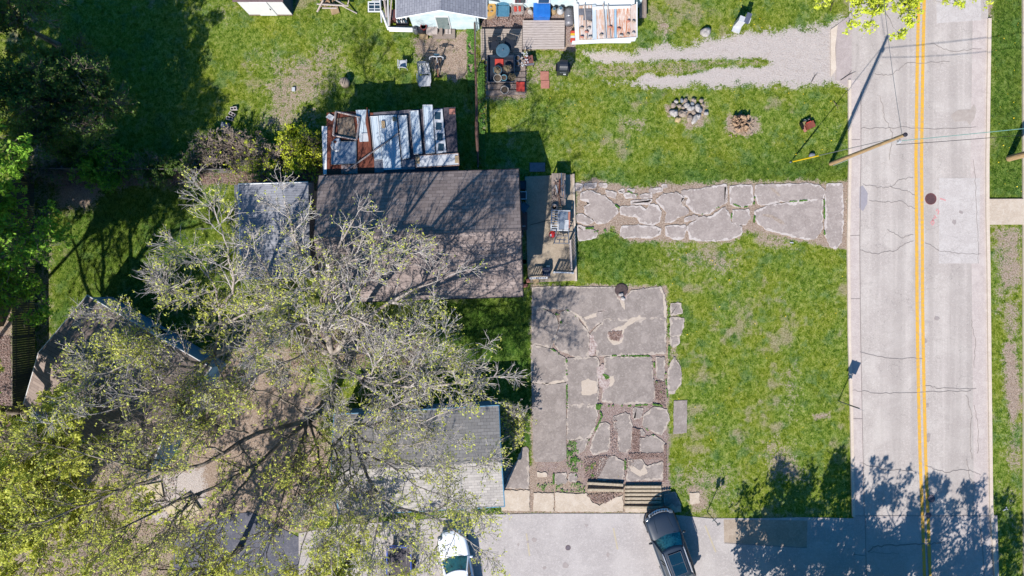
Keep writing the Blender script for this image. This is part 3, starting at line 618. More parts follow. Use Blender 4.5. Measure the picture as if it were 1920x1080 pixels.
# white shed in the top left
c0 = P(508,29,0); t = thing('white_shed', c0, 'white shed with dark blue side wall at the top edge, left of the firewood', 'shed')
def rel(x, y, z, o): return tuple(P(x, y, z) - o)
MB().box(-1.33, 1.36, .02, 3.6, 0, 2.2).build('wall', M_white, t)
MB().box(1.362, 1.372, .04, 3.58, .05, 2.15).build('side_cladding', mat('dark_blue_panel', C(58,104,128), C(40,84,108), 3), t)
MB().add([(-1.5,-.08,2.2),(1.5,-.08,2.2),(1.5,3.8,2.2),(-1.5,3.8,2.2),(-1.5,1.86,2.95),(1.5,1.86,2.95)], [(0,1,5,4),(2,3,4,5),(1,2,5),(3,0,4)]).build('roof', mat('brown_roof_felt', C(120,96,100), C(96,76,80)), t)
f_ = MB().box(-.62, .42, -.02, .018, .02, 1.95).build('door', M_white, t); MB().box(.3,.34,-.06,-.02,.95,1.1).build('handle', M_dark, f_)
MB().box(-1.34, 1.37, -.01, .02, -.02, .10).build('sill_board', mat('weathered_board', C(160,140,120), C(120,104,92), 8, stretch=(1,6,1)), t)

# house at the top: gable end facing the yard
c0 = P(836,55,0); t = thing('cyan_gable_house', c0, 'pale blue house wing whose grey shingle gable faces the yard at the top edge', 'house')
ex0, ex1 = rel(743,33,2.6,c0), rel(912,32,2.6,c0); mid = rel(826,18,3.7,c0)
yb = ex0[1]; 
rf = MB()
for e, nm in ((ex0,0),(ex1,1)):
    vs = [(e[0],yb,2.6),(mid[0],mid[1],3.7),(mid[0],9,3.7),(e[0],9,2.6)]; lo = [(v[0],v[1],v[2]-.1) for v in vs]; k = 1 if nm else -1
    rf.add(vs+lo, [(0,1,2,3)[::-k], (4,5,6,7)[::k], (0,4,5,1)[::-k], (3,7,4,0)[::-k]])
rf.build('roof', M_greyv, t)
MB().tube([(ex0[0],yb-.03,2.57),(mid[0],mid[1]-.03,3.67),(ex1[0],yb-.03,2.57)], .05, 4).tube([(ex0[0]-.02,yb,2.56),(ex0[0]-.02,9,2.56)], .04, 4).tube([(ex1[0]+.02,yb,2.56),(ex1[0]+.02,9,2.56)], .04, 4).build('barge_board', M_white, t)
x0, x1 = rel(776,52,0,c0)[0], rel(899,55,0,c0)[0]
wl_ = MB().add([(x0,0,0),(x1,0,0),(x1,0,2.52),(mid[0],0,3.56),(x0,0,2.5),(x0,9,0),(x1,9,0),(x1,9,2.52),(mid[0],9,3.56),(x0,9,2.5)], [(0,1,2,3,4),(1,6,7,2),(5,0,4,9),(6,5,9,8,7),(4,3,8,9),(3,2,7,8)]).build('wall', M_cyan, t)
q = rel(834,50,0,c0)[0]
f_ = MB().box(q-.42, q+.42, -.05, -.003, .15, 2.1).build('door', M_white, t); MB().box(q-.36, q+.36, -.075, -.052, .25, 2.0).build('pane', mat('screen_glass', C(150,168,168), C(120,140,142), 3, .2), f_)
MB().box(q+.30,q+.34,-.11,-.077,1,1.12).build('handle', M_dark, f_)
MB().box(q-.75, q+.65, -.62, -.06, 0, .16).build('doorstep', mat('grey_boards', C(176,162,152), C(140,126,118), 6, stretch=(1,5,1)), t)
MB().tube([(x1-.15,-.06,.0),(x1-.15,-.06,2.3)], .035, 6).build('downpipe', M_cyan, t)

c0 = P(1050,14,0); t = thing('white_house', c0, 'long white house wall along the top edge above the blue tarp', 'house')
wx0, wx1 = rel(905,14,0,c0)[0], rel(1198,14,0,c0)[0]
MB().box(wx0, wx1, .0, 8, 0, 2.7).build('wall', M_cyan, t)
MB().add([(wx0-.1,1.1,3.0),(wx1+.3,1.1,3.0),(wx1+.3,8.4,3.0),(wx0-.1,8.4,3.0),(wx0-.1,4.7,4.3),(wx1+.3,4.7,4.3)], [(0,1,5,4),(2,3,4,5),(1,2,5),(3,0,4)]).build('roof', M_grey, t)
for px in (975, 1018):
    q = rel(px,14,0,c0)[0]; f_ = MB().box(q-.4, q+.4, -.05, -.003, .75, 1.75).build('window', M_white, t); MB().box(q-.32, q+.32, -.07, -.052, .83, 1.67).build('pane', M_glass, f_)
# ---------------- rusty metal-roofed lean-to north of the brown house ----------------
M_rust = mat('rusted_steel', C(150,86,64), C(110,58,46), 5, .8, .2, stretch=(3,.6,1))
M_rust2 = mat('streaky_rust', C(214,168,134), C(246,240,236), 5, .7, .1, stretch=(2.5,.3,1), contrast=.09)
M_wht2 = mat('weathered_white_sheet', C(236,242,248,.5), C(192,214,228,.48), 3, .45, .1, stretch=(3,.5,1), contrast=.3)
M_tin = mat('tin_sheet', C(190,200,210), C(150,166,182), 2, .35, .5, stretch=(1,1,1))
M_dull = mat('dull_galvanised', C(150,150,158), C(120,120,128), 4, .5, .3)
M_char = mat('charcoal_felt', C(92,84,92), C(72,66,76), 5)
M_wood = mat('grey_weathered_wood', C(222,210,204), C(176,162,154), 5, .85, stretch=(.6,6,1))
M_woodx = mat('grey_weathered_plank', C(186,170,158), C(136,120,112), 5, .85, stretch=(6,.6,1))
M_tanw = mat('tan_wood', C(206,180,140), C(160,134,100), 6, .8)
M_terra = mat('terracotta', C(204,140,122), C(176,116,100), 6, .85)
M_red = mat('red_paint', C(226,84,66), C(190,64,54), 7, .6)
M_black = mat('black_plastic', C(44,50,62), C(30,36,46), 5, .45, spec=.5)
M_blackm = mat('black_metal', C(50,50,58), C(36,36,42), 8, .4, .5)
M_bluet = mat('blue_tarp', C(34,128,222), C(24,104,200), 3, .5)
M_teal = mat('faded_blue_cloth', C(92,150,178), C(56,116,150), 5, .7)
M_steel = mat('bright_steel', C(200,206,216), C(160,168,180), 6, .3, .7)
M_whp = mat('white_plastic', C(226,228,232), C(204,208,214), 4, .45, bump=.05)
M_tealg = mat('slate_blue_pot', C(84,120,140), C(64,98,120), 6, .5)
M_soil = mat('dry_potting_soil', C(120,104,84), C(84,70,58), 14)
M_stone = concrete('field_stone', C(168,162,158), C(200,196,194), C(226,222,220), scale=3)
M_stone2 = concrete('brown_stone', C(156,140,128), C(186,170,156), C(206,192,178), scale=3)
M_stone3 = concrete('blue_grey_stone', C(120,128,140), C(156,160,168), C(190,190,194), scale=3)
FS = (580, 140, 5.333); FB = (880, 0, 5.333)
def quad(pts, z, th=.02, b=None, o=None, tilt=0):
    W = [P(x,y,z) for x, y in pts]
    if o is not None: W = [w - o for w in W]
    zo = o.z if o is not None else 0
    return (b or MB()).prism([(w.x,w.y) for w in W], z-zo, z-zo+th)
def lying(name, f, pts, z, th, m, label, cat, group=None, ribs=0, rim=False, sub=None):
    px = Q(f, pts); o = sum((P(x,y,z) for x, y in px), Vector())/len(px); t = thing(name, o, label, cat, group)
    A, B, Cc, D = [P(x,y,z)-o for x, y in px[:4]]; b = MB()
    b.prism([(w.x,w.y) for w in (A,B,Cc,D)], 0, th); b.build('panel', m, t)
    if ribs:
        r_ = MB()
        for k in range(ribs):
            u = (k+.5)/ribs; r_.tube([A.lerp(B,u)+Vector((0,0,th+.005)), D.lerp(Cc,u)+Vector((0,0,th+.005))], .012, 4)
        r_.build('ribs', m, t)
    if rim:
        r_ = MB(); up = Vector((0,0,th+.02))
        for q, w in ((A,B),(B,Cc),(Cc,D),(D,A)): r_.tube([q+up, w+up], .028, 4)
        r_.build('rim', sub or M_whp, t)
    return t
t = thing('metal_shed', P(735,265,0), 'low shed roofed in rusty and felted sheets above the long brown house roof', 'shed')
o = P(735,265,0); cw = [P(x,y,2.35)-o for x, y in ((618,222),(850,210),(855,314),(620,326))]
MB().prism([(w.x,w.y) for w in cw], 0, 2.38).build('wall', mat('grey_boarding', C(150,140,136), C(110,100,98), 4), t)
quad([(613,212),(650,209),(700,212),(702,326),(612,328)], 2.42, .05, None, o).build('roof', M_rust, t)
quad([(694,212),(768,206),(770,325),(700,327)], 2.40, .05, None, o).build('roof', mat('grey_roof_felt', C(128,122,128), C(100,96,104), 4), t)
quad([(768,206),(854,201),(859,318),(770,325)], 2.41, .05, None, o).build('roof', M_char, t)
quad([(605,238),(615,238),(614,328),(608,328)], 2.3, .2, None, o).build('fascia', M_white, t)
G1 = 'metal sheets lying on the shed roof'
LY = [('metal_sheet',[(465,355),(600,350),(592,668),(505,672)],2.50,M_wht2,'pale blue-white sheet at the left, next to the rust streak, on the shed roof',5),
 ('metal_sheet',[(610,420),(688,416),(733,848),(655,853)],2.50,M_wht2,'narrow white sheet just right of the rust streak on the shed roof',2),
 ('metal_sheet',[(694,410),(872,402),(922,945),(745,955)],2.52,M_wht2,'widest white ribbed sheet in the middle of the shed roof',7),
 ('metal_sheet',[(892,412),(973,408),(1004,830),(930,845)],2.55,M_wht2,'white sheet with a black scuff right of the widest sheet on the shed roof',2),
 ('metal_sheet',[(1008,365),(1090,360),(1128,788),(1047,795)],2.58,M_wht2,'white channel sheet left of the furthest sticking out sheet on the shed roof',2),
 ('metal_sheet',[(1137,305),(1230,305),(1256,780),(1166,790)],2.60,M_wht2,'white sheet that sticks out furthest over the top edge of the shed roof',2),
 ('metal_sheet',[(275,440),(440,420),(470,640),(290,620)],2.49,mat('stained_tin',C(176,160,140),C(130,104,84),5,.6,.3),'stained brown and grey tin under the empty wooden frame on the shed roof',5),
 ('metal_sheet',[(320,905),(480,902),(485,990),(322,992)],2.49,mat('brown_tin',C(150,104,84),C(184,176,176),4,.6,.2),'small brown ribbed tin at the bottom left of the shed roof',4),
 ('metal_plate',[(650,858),(738,854),(745,978),(655,980)],2.49,M_dull,'square dull grey plate at the foot of the narrow white sheet on the shed roof',0),
 ('metal_plate',[(922,852),(1050,846),(1060,948),(928,950)],2.49,M_dull,'dull grey plate left of the white tray on the shed roof',0),
 ('paper_sheet',[(165,425),(200,390),(252,420),(228,465)],2.55,M_whp,'small tilted white board at the upper left corner of the shed roof',0),
 ('metal_plate',[(515,588),(588,584),(592,664),(520,666)],2.56,M_whp,'small clean white square lying on the pale sheet left of the rust streak',0),
 ('brick',[(722,465),(755,463),(760,532),(728,535)],2.56,M_tanw,'tan block holding down the widest white sheet, nearer the middle',0),
 ('brick',[(832,425),(870,423),(872,463),(834,465)],2.56,M_tanw,'small tan block near the top edge of the widest white sheet',0),
 ('clay_tile',[(1397,342),(1454,340),(1456,394),(1399,396)],2.49,M_terra,'pink clay tile on the charcoal end of the shed roof',0)]
for nm, q, z, m, l, rb in LY:
    th = .09 if nm == 'brick' else .025
    lying(nm, FS, q, z, th, m, l, nm.replace('_',' '), G1 if nm == 'metal_sheet' else None, rb, rb == 2)
t = lying('steel_sink', FS, [(225,672),(470,668),(470,890),(225,900)], 2.52, .05, M_tin, 'shiny dented silver metal sheet at the lower left of the shed roof', 'metal sheet', None, 0, True, M_steel)
b = MB().blob((-.45,.45,.09), (.6,.75,.09), 5, rough=.3); b.build('dent', M_whp, t, True)
MB().lathe([(.09,0),(.09,.02)], (-.5,.62,.14), 12).build('rust_spot', M_rust, t)
t = lying('enamel_tray', FS, [(1062,812),(1490,786),(1498,905),(1072,930)], 2.52, .03, M_whp, 'long white shallow tray with a rusty rim by the house eave, on the shed roof', 'tray', None, 0, True, mat('rusty_rim', C(200,180,170), C(130,80,64), 12))
MB().cbox((-1.15,.02,.05), (.22,.42,.04)).build('end_board', M_tanw, t); MB().cbox((1.15,.06,.05), (.22,.42,.04)).build('end_board', M_tanw, t)
t = lying('panel_with_openings', FS, [(1238,352),(1330,342),(1370,775),(1272,790)], 2.56, .03, M_whp, 'white panel with four square dark openings on the shed roof', 'panel')
o = t.location
for k in range(4):
    x, y = 1283+k*11, 412+k*105; c_ = P(*Q(FS,[(x,y)])[0], 2.59)-o
    f_ = MB().cbox(c_+Vector((0,0,.012)), (.34,.42,.02), R(-2)).build('opening', M_glass, t)
t = thing('timber_frame', P(650,236,2.55), 'empty weathered wooden frame tilted on the left part of the shed roof', 'frame'); o = P(650,236,2.55)
fr = [P(*Q(FS,[q])[0], z)-o for q, z in (((265,368),2.62),((503,422),2.62),((472,650),2.62),((236,605),2.62))]
for i in range(4): MB().tube([fr[i], fr[(i+1)%4]], .055, 4).build('rail', mat('pale_timber', C(206,192,188), C(170,154,150), 6), t)
o = P(697,290,2.6); t = tag(MB().tube([P(*Q(FS,[(368,965)])[0],2.66)-o, P(*Q(FS,[(890,585)])[0],2.72)-o], [.05,.045], 8).build('metal_pole', mat('weathered_pole', C(170,160,160), C(128,118,120), 8), None, loc=o), 'long thin grey pole lying diagonally across the shed roof', 'pole')
o = P(693,256,2.6); tag(MB().tube([P(*Q(FS,[(577,330)])[0],2.62)-o, P(*Q(FS,[(582,480)])[0],2.6)-o, P(*Q(FS,[(605,620)])[0],2.6)-o, P(*Q(FS,[(622,830)])[0],2.6)-o], [.03,.12,.1,.08], 6).build('rusted_rail', M_rust, None, loc=o), 'brown rusted strip running down the shed roof between pale sheets', 'metal strip')
o = P(740,150,0)

# ---------------- rusty porch roof against the white house ----------------
o = P(1135,45,0); t = thing('rusty_porch', o, 'porch at the top edge with rust streaked metal roof and white gutters', 'porch')
x0_, x1_ = P(1083,0,1.45).x-o.x, P(1190,0,1.45).x-o.x; y0_, y1_ = 15.30-o.y, P(0,14,.0).y-o.y-.02
MB().box(x0_, x1_, y0_, y1_, 0, 1.42).build('wall', M_white, t)
ST = [((1095,60),(1225,52),(1228,395),(1098,400),M_rust2),((1228,50),(1265,48),(1272,392),(1232,396),M_wht2),((1268,60),(1345,58),(1350,388),(1274,392),mat('pale_rust', C(240,238,238), C(222,176,144), 5, stretch=(2.5,.3,1), contrast=.1)),
      ((1348,58),(1372,56),(1376,386),(1352,388),M_wht2),((1376,60),(1448,60),(1448,384),(1378,386),mat('tan_rust', C(240,232,226), C(206,140,100), 5, stretch=(2.5,.3,1), contrast=.1)),((1450,90),(1470,90),(1472,385),(1450,386),mat('pale_blue_strip', C(150,196,226), C(180,210,230), 4)),
      ((1473,85),(1610,82),(1612,378),(1474,384),mat('orange_rust', C(206,124,72), C(246,236,226), 5, stretch=(2.5,.3,1), contrast=.09)),((1613,60),(1668,40),(1668,372),(1614,378),mat('white_rust', C(240,236,236), C(216,176,150), 3, stretch=(2,.5,1), contrast=.3))]
for a, b_, c_, d_, m in ST: quad(Q(FB,[a,b_,c_,d_]), 1.50, .03, None, o).build('roof', m, t)
g = MB()
for q in ([(1040,40),(1090,40),(1096,400),(1060,410)],[(1028,412),(1360,392),(1362,430),(1022,446)],[(1364,391),(1674,372),(1656,412),(1364,430)],[(1668,20),(1680,20),(1680,375),(1670,375)],[(1230,68),(1610,60),(1610,82),(1232,96)]): quad(Q(FB,q), 1.53, .05, g, o)
g.build('gutter', M_white, t)
g = MB(); [g.tube([P(*Q(FB,[(x,30+j)])[0],1.60)-o, P(*Q(FB,[(x+28,388)])[0],1.60)-o], .035, 5) for x, j in ((1338,0),(1384,20),(1150,10))]
g.build('batten', M_wood, t)
for i, (x, y, w, h_, m, l) in enumerate(((1095,90,130,60,M_dull,'wide grey plate at the top left of the rusty porch roof'),(1140,120,80,80,M_dull,'smaller grey plate overlapping the wide one on the rusty porch roof'))):
    lying('metal_plate', FB, [(x,y),(x+w,y-3),(x+w,y+h_),(x,y+h_+3)], 1.55+.03*i, .02, m, l, 'metal plate')
for i, (x, y, l) in enumerate(((1120,280,'flat stone at the left edge of the rusty porch roof, middle height'),(1125,370,'brown stone in the lower left corner of the rusty porch roof'),(1205,370,'stone next to the lower left corner stone of the rusty porch roof'),(1205,215,'stone just below the grey plates on the rusty porch roof'),(1170,318,'curved grey stone between the lower left stones of the porch roof'),(1195,282,'brown stone above the middle of the left porch strip'),(1318,350,'lone stone on the pale strip of the rusty porch roof'),(1495,290,'small stone at the left of the orange rust panel'),(1518,355,'pale wide stone at the bottom of the orange rust panel'),(1585,345,'stone at the lower right of the orange rust panel'),(1590,212,'largest tan stone on the right of the porch roof'),(1640,330,'stone near the right edge of the porch roof, lower one'),(1642,215,'small stone near the right edge of the porch roof, upper one'),(1408,270,'grey stone on the batten in the middle of the porch roof'))):
    c_ = P(*Q(FB,[(x,y)])[0], 1.58); tag(MB().blob((0,0,.03), (.24,.16,.12), i, rough=.2).build('stone', (M_stone2,M_terra,M_stone)[i%3], None, True, loc=c_), l, 'stone', 'stones weighing down the porch roof')

# ---------------- decks ----------------
def deck(name, label, pts, z, boards, m, horiz=True):
    W = [P(x,y,z) for x, y in pts]; o = sum(W, Vector())/4; o.z = 0; t = thing(name, o, label, 'deck'); b = MB(); W = [w-o for w in W]
    for k in range(boards):
        u0, u1 = k/boards, (k+.86)/boards
        A, B, Cc, D = W[0].lerp(W[3],u0), W[1].lerp(W[2],u0), W[1].lerp(W[2],u1), W[0].lerp(W[3],u1)
        if not horiz: A, B, Cc, D = W[0].lerp(W[1],u0), W[0].lerp(W[1],u1), W[3].lerp(W[2],u1), W[3].lerp(W[2],u0)
        dz = random.uniform(-.006,.006); b.prism([(q.x,q.y) for q in (A,B,Cc,D)], z-.03+dz, z+dz)
    b.build('boards', m, t)
    f_ = MB()
    for s_ in (.08,.5,.92):
        f_.prism([(q.x,q.y) for q in (W[0].lerp(W[1],s_-.01),W[0].lerp(W[1],s_+.01),W[3].lerp(W[2],s_+.01),W[3].lerp(W[2],s_-.01))], .0, z-.04)
    f_.build('joists', M_tanw, t); return t
deck('wooden_deck', 'large pale weathered deck of horizontal boards below the blue tarp', [(980,38),(1059,38),(1058,92),(980,93)], .22, 12, M_wood)
deck('wooden_deck', 'grey deck strip of horizontal boards below the house corner, left of the pale deck', [(901,54),(979,54),(979,112),(902,112)], .20, 13, mat('dim_wood', C(208,194,182), C(160,146,136), 5, .85, stretch=(.6,6,1)))
deck('wooden_deck', 'dark worn deck carrying the black wagon and flower pots', [(910,112),(985,112),(985,179),(911,181)], .17, 6, mat('old_wood', C(184,166,154), C(134,118,110), 5, .85, stretch=(.6,6,1)))

# ---------------- chairs, wagon and pots ----------------
def chair(name, loc, rz, m, label, cat='chair', group=None, w=.56, legs=M_blackm, arms=True, back=.42):
    t = thing(name, loc, label, cat, group, rz); b = MB().cbox((0,0,.42), (w,w*.92,.05)); b.cbox((0,.02,.455), (w*.82,w*.8,.03)); b.build('seat', m, t)
    b = MB(); n = 6
    for k in range(n): b.cbox((-w/2+w*(k+.5)/n, w*.5+.03-.05*math.sin(math.pi*(k+.5)/n)+.05, .45+back/2+.03*math.sin(math.pi*(k+.5)/n)), (w/n*.96,.03,back), 0, R(-14))
    b.build('backrest', m, t)
    for sx in (-1,1):
        for sy in (-1,1): MB().tube([(sx*w*.42,sy*w*.4,.41),(sx*w*.5,sy*w*.5,0)], .018, 6).build('leg', legs, t)
        if arms: MB().tube([(sx*w*.52,-w*.42,.42),(sx*w*.54,-w*.4,.64),(sx*w*.54,w*.45,.66)], .025, 6).build('armrest', m, t)
    return t
chair('patio_chair', P(926,90,.2), R(8), M_black, 'black patio chair standing left of the other, above the round blue table', group='black patio chairs')
chair('patio_chair', P(955,87,.2), R(-18), M_black, 'black patio chair standing right, with its back toward the pale deck', group='black patio chairs', w=.62)
t = thing('round_table', P(943,102,.2), 'small round slate blue table between the two black chairs and the wagon', 'table')
MB().lathe([(.40,.66),(.42,.68),(.42,.70),(.36,.71),(.05,.715)], n=28).build('tabletop', M_tealg, t); MB().lathe([(.03,.70),(.03,.78),(.05,.80)], n=10).build('knob', M_steel, t)
for a in range(3): MB().tube([(.1*math.cos(a*2.1),.1*math.sin(a*2.1),.66),(.3*math.cos(a*2.1),.3*math.sin(a*2.1),0)], .018, 6).build('leg', M_blackm, t)
t = thing('garden_wagon', P(940,135,.17), 'dark blue-black open wagon tray loaded with flower pots on the dark deck', 'wagon')
MB().cbox((0,0,.50), (1.5,1.55,.04)).build('tray', M_black, t)
MB().cbox((-.78,0,.66),(.05,1.6,.34),0,0,R(-18)).cbox((0,-.79,.60),(1.56,.05,.2),0,R(18)).cbox((0,.79,.60),(1.56,.05,.2),0,R(-18)).cbox((.78,0,.6),(.05,1.56,.2),0,0,R(14)).build('side_panel', mat('navy_metal', C(56,74,96), C(36,50,70), 4, .4, .3), t)
for sx in (-1,1):
    for sy in (-1,1):
        M_ = Matrix.Rotation(R(90),4,'Y'); MB().lathe([(.16,-.04),(.18,-.02),(.18,.02),(.16,.04)], (sx*.66,sy*.5,.18), 16, M_).build('wheel', M_blackm, t)
def pot(px, py, z, r, h, m, label, plant=False, name='flower_pot', soil=True, group='flower pots around the wagon'):
    t = thing(name, P(px,py,z), label, 'plant pot', group)
    MB().lathe([(r*.72,0),(r*.96,h*.9),(r*1.02,h*.9),(r*1.02,h),(r*.86,h),(r*.84,h*.8)], n=24, cap=False).build('pot', m, t)
    MB().lathe([(.01,h*.82),(r*.85,h*.80)], n=20).build('soil', M_soil, t)
    if plant:
        b = MB(); rr = random.Random(int(px))
        for k in range(70):
            a = rr.uniform(0,6.28); q = rr.uniform(.2,1.15)*r; b.tube([(0,0,h*.8),(q*.5*math.cos(a),q*.5*math.sin(a),h+rr.uniform(.05,.22)),(q*math.cos(a+.3),q*math.sin(a+.3),h+rr.uniform(-.05,.12))], [.012,.012,.006], 3, False)
        b.build('dry_stems', mat('dry_stems', C(176,164,136), C(128,114,90), 20), t)
ZT = .69
pot(933,134,ZT,.27,.30,M_tealg,'pot overflowing with dry grey-green stems, left one on the wagon', True)
pot(951,131,ZT,.27,.30,M_black,'pot overflowing with dry stems, right one on the wagon', True)
pot(933,149,ZT,.25,.30,mat('cream_pot',C(206,196,182),C(180,170,158),6),'cream rimmed pot at the lower left of the wagon')
pot(945,148,ZT,.19,.26,mat('pale_blue_pot',C(130,190,206),C(100,160,180),6),'pale blue rimmed pot in the middle of the wagon, empty looking')
pot(960,146,ZT,.22,.22,mat('olive_pot',C(150,140,96),C(120,108,76),6),'olive brown pot at the lower right of the wagon', True)
pot(946,171,.17,.25,.32,mat('white_rim_pot',C(226,216,206),C(196,186,176),6),'large white rimmed pot alone on the dark deck below the wagon')
pot(911,119,.17,.14,.2,mat('green_glass_pot',C(70,110,106),C(50,86,84),6),'small dark green pot left of the wagon, upper one')
pot(970,112,.17,.17,.34,M_steel,'tall silver pot right of the wagon, upper one'); pot(970,122,.17,.15,.26,M_steel,'silver pot right of the wagon, lower one')
def slab_thing(name, x0,y0,x1,y1,z,th,m,label,cat,group=None,rz=0):
    a, b_ = P(x0,y0,z), P(x1,y1,z); c_ = (a+b_)/2; w, h_ = abs(b_.x-a.x), abs(a.y-b_.y)
    o_ = MB().cbox((0,0,th/2), (w,h_,th)); ob = o_.build(name, m, None, loc=c_, rz=rz)
    md_ = ob.modifiers.new('bevel','BEVEL'); md_.width = min(.02, th*.3); md_.segments = 2; return tag(ob, label, cat, group)
slab_thing('seat_cushion', 928,111,944,127,ZT,.08,M_red,'red square cushion on the wagon behind the pots','cushion')
slab_thing('seat_cushion', 968,154,984,172,.19,.08,M_red,'bright red square cushion on the dark deck edge','cushion')
slab_thing('paving_tile', 1013,134,1029,150,.0,.05,M_terra,'pink square paving tile in the grass, upper of the touching pair','paving tile','pink tiles in the grass')
slab_thing('paving_tile', 1014,151,1030,166,.0,.05,M_terra,'pink square paving tile in the grass, lower of the touching pair','paving tile','pink tiles in the grass')
slab_thing('paving_tile', 993,305,1022,322,.0,.05,M_dull,'grey square paving tile in the shade above the house corner','paving tile')
slab_thing('doormat', 945,112,962,128,ZT,.03,mat('dark_mat',C(84,78,84),C(60,56,62),8),'dark mat beside the red cushion on the wagon','mat')
t = thing('wooden_stool', P(992,118,0), 'low reddish brown stool at the right side of the dark deck', 'stool', rz=R(8)); MB().cbox((0,0,.42),(.5,.62,.05)).build('seat', mat('brown_wood',C(150,96,88),C(120,76,70),6), t)
MB().cbox((0,-.25,.46),(.5,.12,.03)).build('seat_slat', M_dull, t)
for sx in (-1,1):
    for sy in (-1,1): MB().tube([(sx*.2,sy*.26,.4),(sx*.22,sy*.28,0)], .025, 6).build('leg', M_blackm, t)
t = thing('planter_cage', P(984,100,.1), 'thin metal plant cage with dried white blooms between deck and stool', 'plant support')
for k in range(6): a = k*1.05; MB().tube([(.14*math.cos(a),.14*math.sin(a),0),(.2*math.cos(a),.2*math.sin(a),.9)], .01, 4).build('rod', M_blackm, t)
b = MB(); [b.blob((random.uniform(-.2,.2),-.5+random.uniform(-.5,.4),random.uniform(.5,.75)), (.09,.09,.06), k, 5, 6) for k in range(26)]; b.build('blooms', M_whp, t)
t = thing('gas_grill', P(1054,135,0), 'black covered gas grill standing alone in the grass by the gravel drive', 'grill', rz=R(-2))
b = MB(); b.cbox((0,0,.62), (.72,.58,.85)); bo = b.build('body', M_black, t)
MB().lathe([(.36,-.24),(.36,.24)], (0,.02,1.06), 20, Matrix.Rotation(R(90),4,'Y') @ Matrix.Scale(.62,4,(1,0,0)) if False else Matrix.Rotation(R(90),4,'Y')).build('lid', M_black, t)
MB().cbox((-.40,0,.86),(.1,.5,.04)).cbox((.40,0,.86),(.1,.5,.04)).build('side_shelf', M_blackm, t); MB().tube([(-.2,-.36,1.0),(.2,-.36,1.0)], .02, 6).build('handle', M_steel, t); MB().cbox((.1,-.40,.82),(.16,.05,.06)).build('label_plate', M_whp, t)
for sx in (-1,1):
    for sy in (-1,1): MB().lathe([(.07,-.02),(.07,.02)], (sx*.3,sy*.24,.08), 12, Matrix.Rotation(R(90),4,'Y')).build('wheel', M_blackm, t)

# ---------------- row of things along the white house ----------------
t = thing('cable_reel', P(917,23,0), 'yellow round wooden reel leaning at the corner of the pale blue house', 'reel')
MB().lathe([(.12,.52),(.46,.52),(.48,.55),(.46,.58),(.12,.58)], n=28).build('disc', mat('ochre_wood',C(222,178,100),C(196,150,80),5), t); MB().lathe([(.16,.04),(.16,.5)], n=16).build('drum', M_tanw, t)
MB().lathe([(.46,0),(.46,.05)], n=24).build('disc', M_tanw, t); b=MB(); [b.blob((random.uniform(-.2,.2),random.uniform(-.25,.25),.63),(.16,.12,.1),k,5,7) for k in range(7)]; b.build('rubble', M_stone2, t)
t = chair('armchair', P(943,26,0), R(0), M_teal, 'faded blue padded armchair between the yellow reel and the striped one', 'armchair', w=.72, back=.5)
t = chair('armchair', P(970,23,0), R(4), mat('white_weave',C(206,196,190),C(120,104,100),16), 'white and black chair with two red cushions left of the blue tarp', 'chair', w=.66, back=.45)
b = MB().cbox((-.13,0,.5),(.16,.3,.06)).cbox((.14,0,.5),(.14,.3,.06)); b.build('cushion', M_red, t)
t = thing('covered_crate', P(1015,27,0), 'crate under a bright blue tarp against the white house wall', 'crate')
b = MB(); n = 8; vs = []; 
for j in range(n+1):
    for i in range(n+1):
        x, y = -.52+1.04*i/n, -.44+.88*j/n; vs.append((x, y, .72+.025*math.sin(i*1.7+j)*math.cos(j*1.3)-(.03 if i in (0,n) or j in (0,n) else 0)))
b.add(vs, [(j*(n+1)+i, j*(n+1)+i+1, (j+1)*(n+1)+i+1, (j+1)*(n+1)+i) for j in range(n) for i in range(n)]); b.build('tarp', M_bluet, t, True)
MB().box(-.5,.5,-.42,.42,.02,.68).build('crate_box', M_tanw, t); MB().cbox((0,-.44,.42),(1.0,.02,.5)).build('tarp_flap', M_bluet, t)
t = thing('stump', P(994,23,0), 'round grey stump between the white chair and the blue tarp', 'stump'); MB().blob((0,0,.14),(.34,.38,.36),4).build('wood', M_stone, t, True)
for x, y, s_, l in ((1038,25,.36,'tan stone urn just right of the blue tarp'),(1050,24,.42,'white bottle shaped urn left of the grey barrel')):
    t = thing('garden_urn', P(x,y,0), l, 'urn'); MB().lathe([(.14,0),(s_*.5,.18),(s_*.55,.4),(.1,.62),(.12,.7)], n=18).build('body', M_whp if x > 1045 else M_tanw, t, True)
    MB().lathe([(.10,.69),(.10,.72)], n=14).build('lid', M_tealg, t)
t = thing('barrel', P(1066,36,.0), 'pale grey barrel lying on its side between the urn and the rusty porch', 'barrel', rz=R(3)); MB().lathe([(.24,-.5),(.28,-.3),(.29,0),(.28,.3),(.24,.5)], (0,0,.3), 20, Matrix.Rotation(R(90),4,'X')).build('body', M_dull, t, True)
MB().ring((0,0,.3), .285, .015, 20, 5, Matrix.Rotation(R(90),4,'X')).build('hoop', M_steel, t)
t = thing('toy_box', P(1073,71,0), 'small red, yellow and white striped box beside the rusty porch corner', 'box')
for k, m in enumerate((M_red, mat('yellow_plastic',C(240,200,60),C(226,180,50),4), M_whp, M_red)): MB().cbox((0,.24-k*.15,.18),(.26,.14,.34)).build('stripe', m, t)
t = thing('wooden_bench', P(1203,20,0), 'grey plank bench at the right end of the rusty porch', 'bench'); MB().cbox((-.12,0,.42),(.2,1.2,.04)).cbox((.12,0,.42),(.2,1.2,.04)).build('seat', M_woodx, t)
for sy in (-1,1): MB().cbox((0,sy*.45,.2),(.4,.06,.4)).build('leg', M_woodx, t)
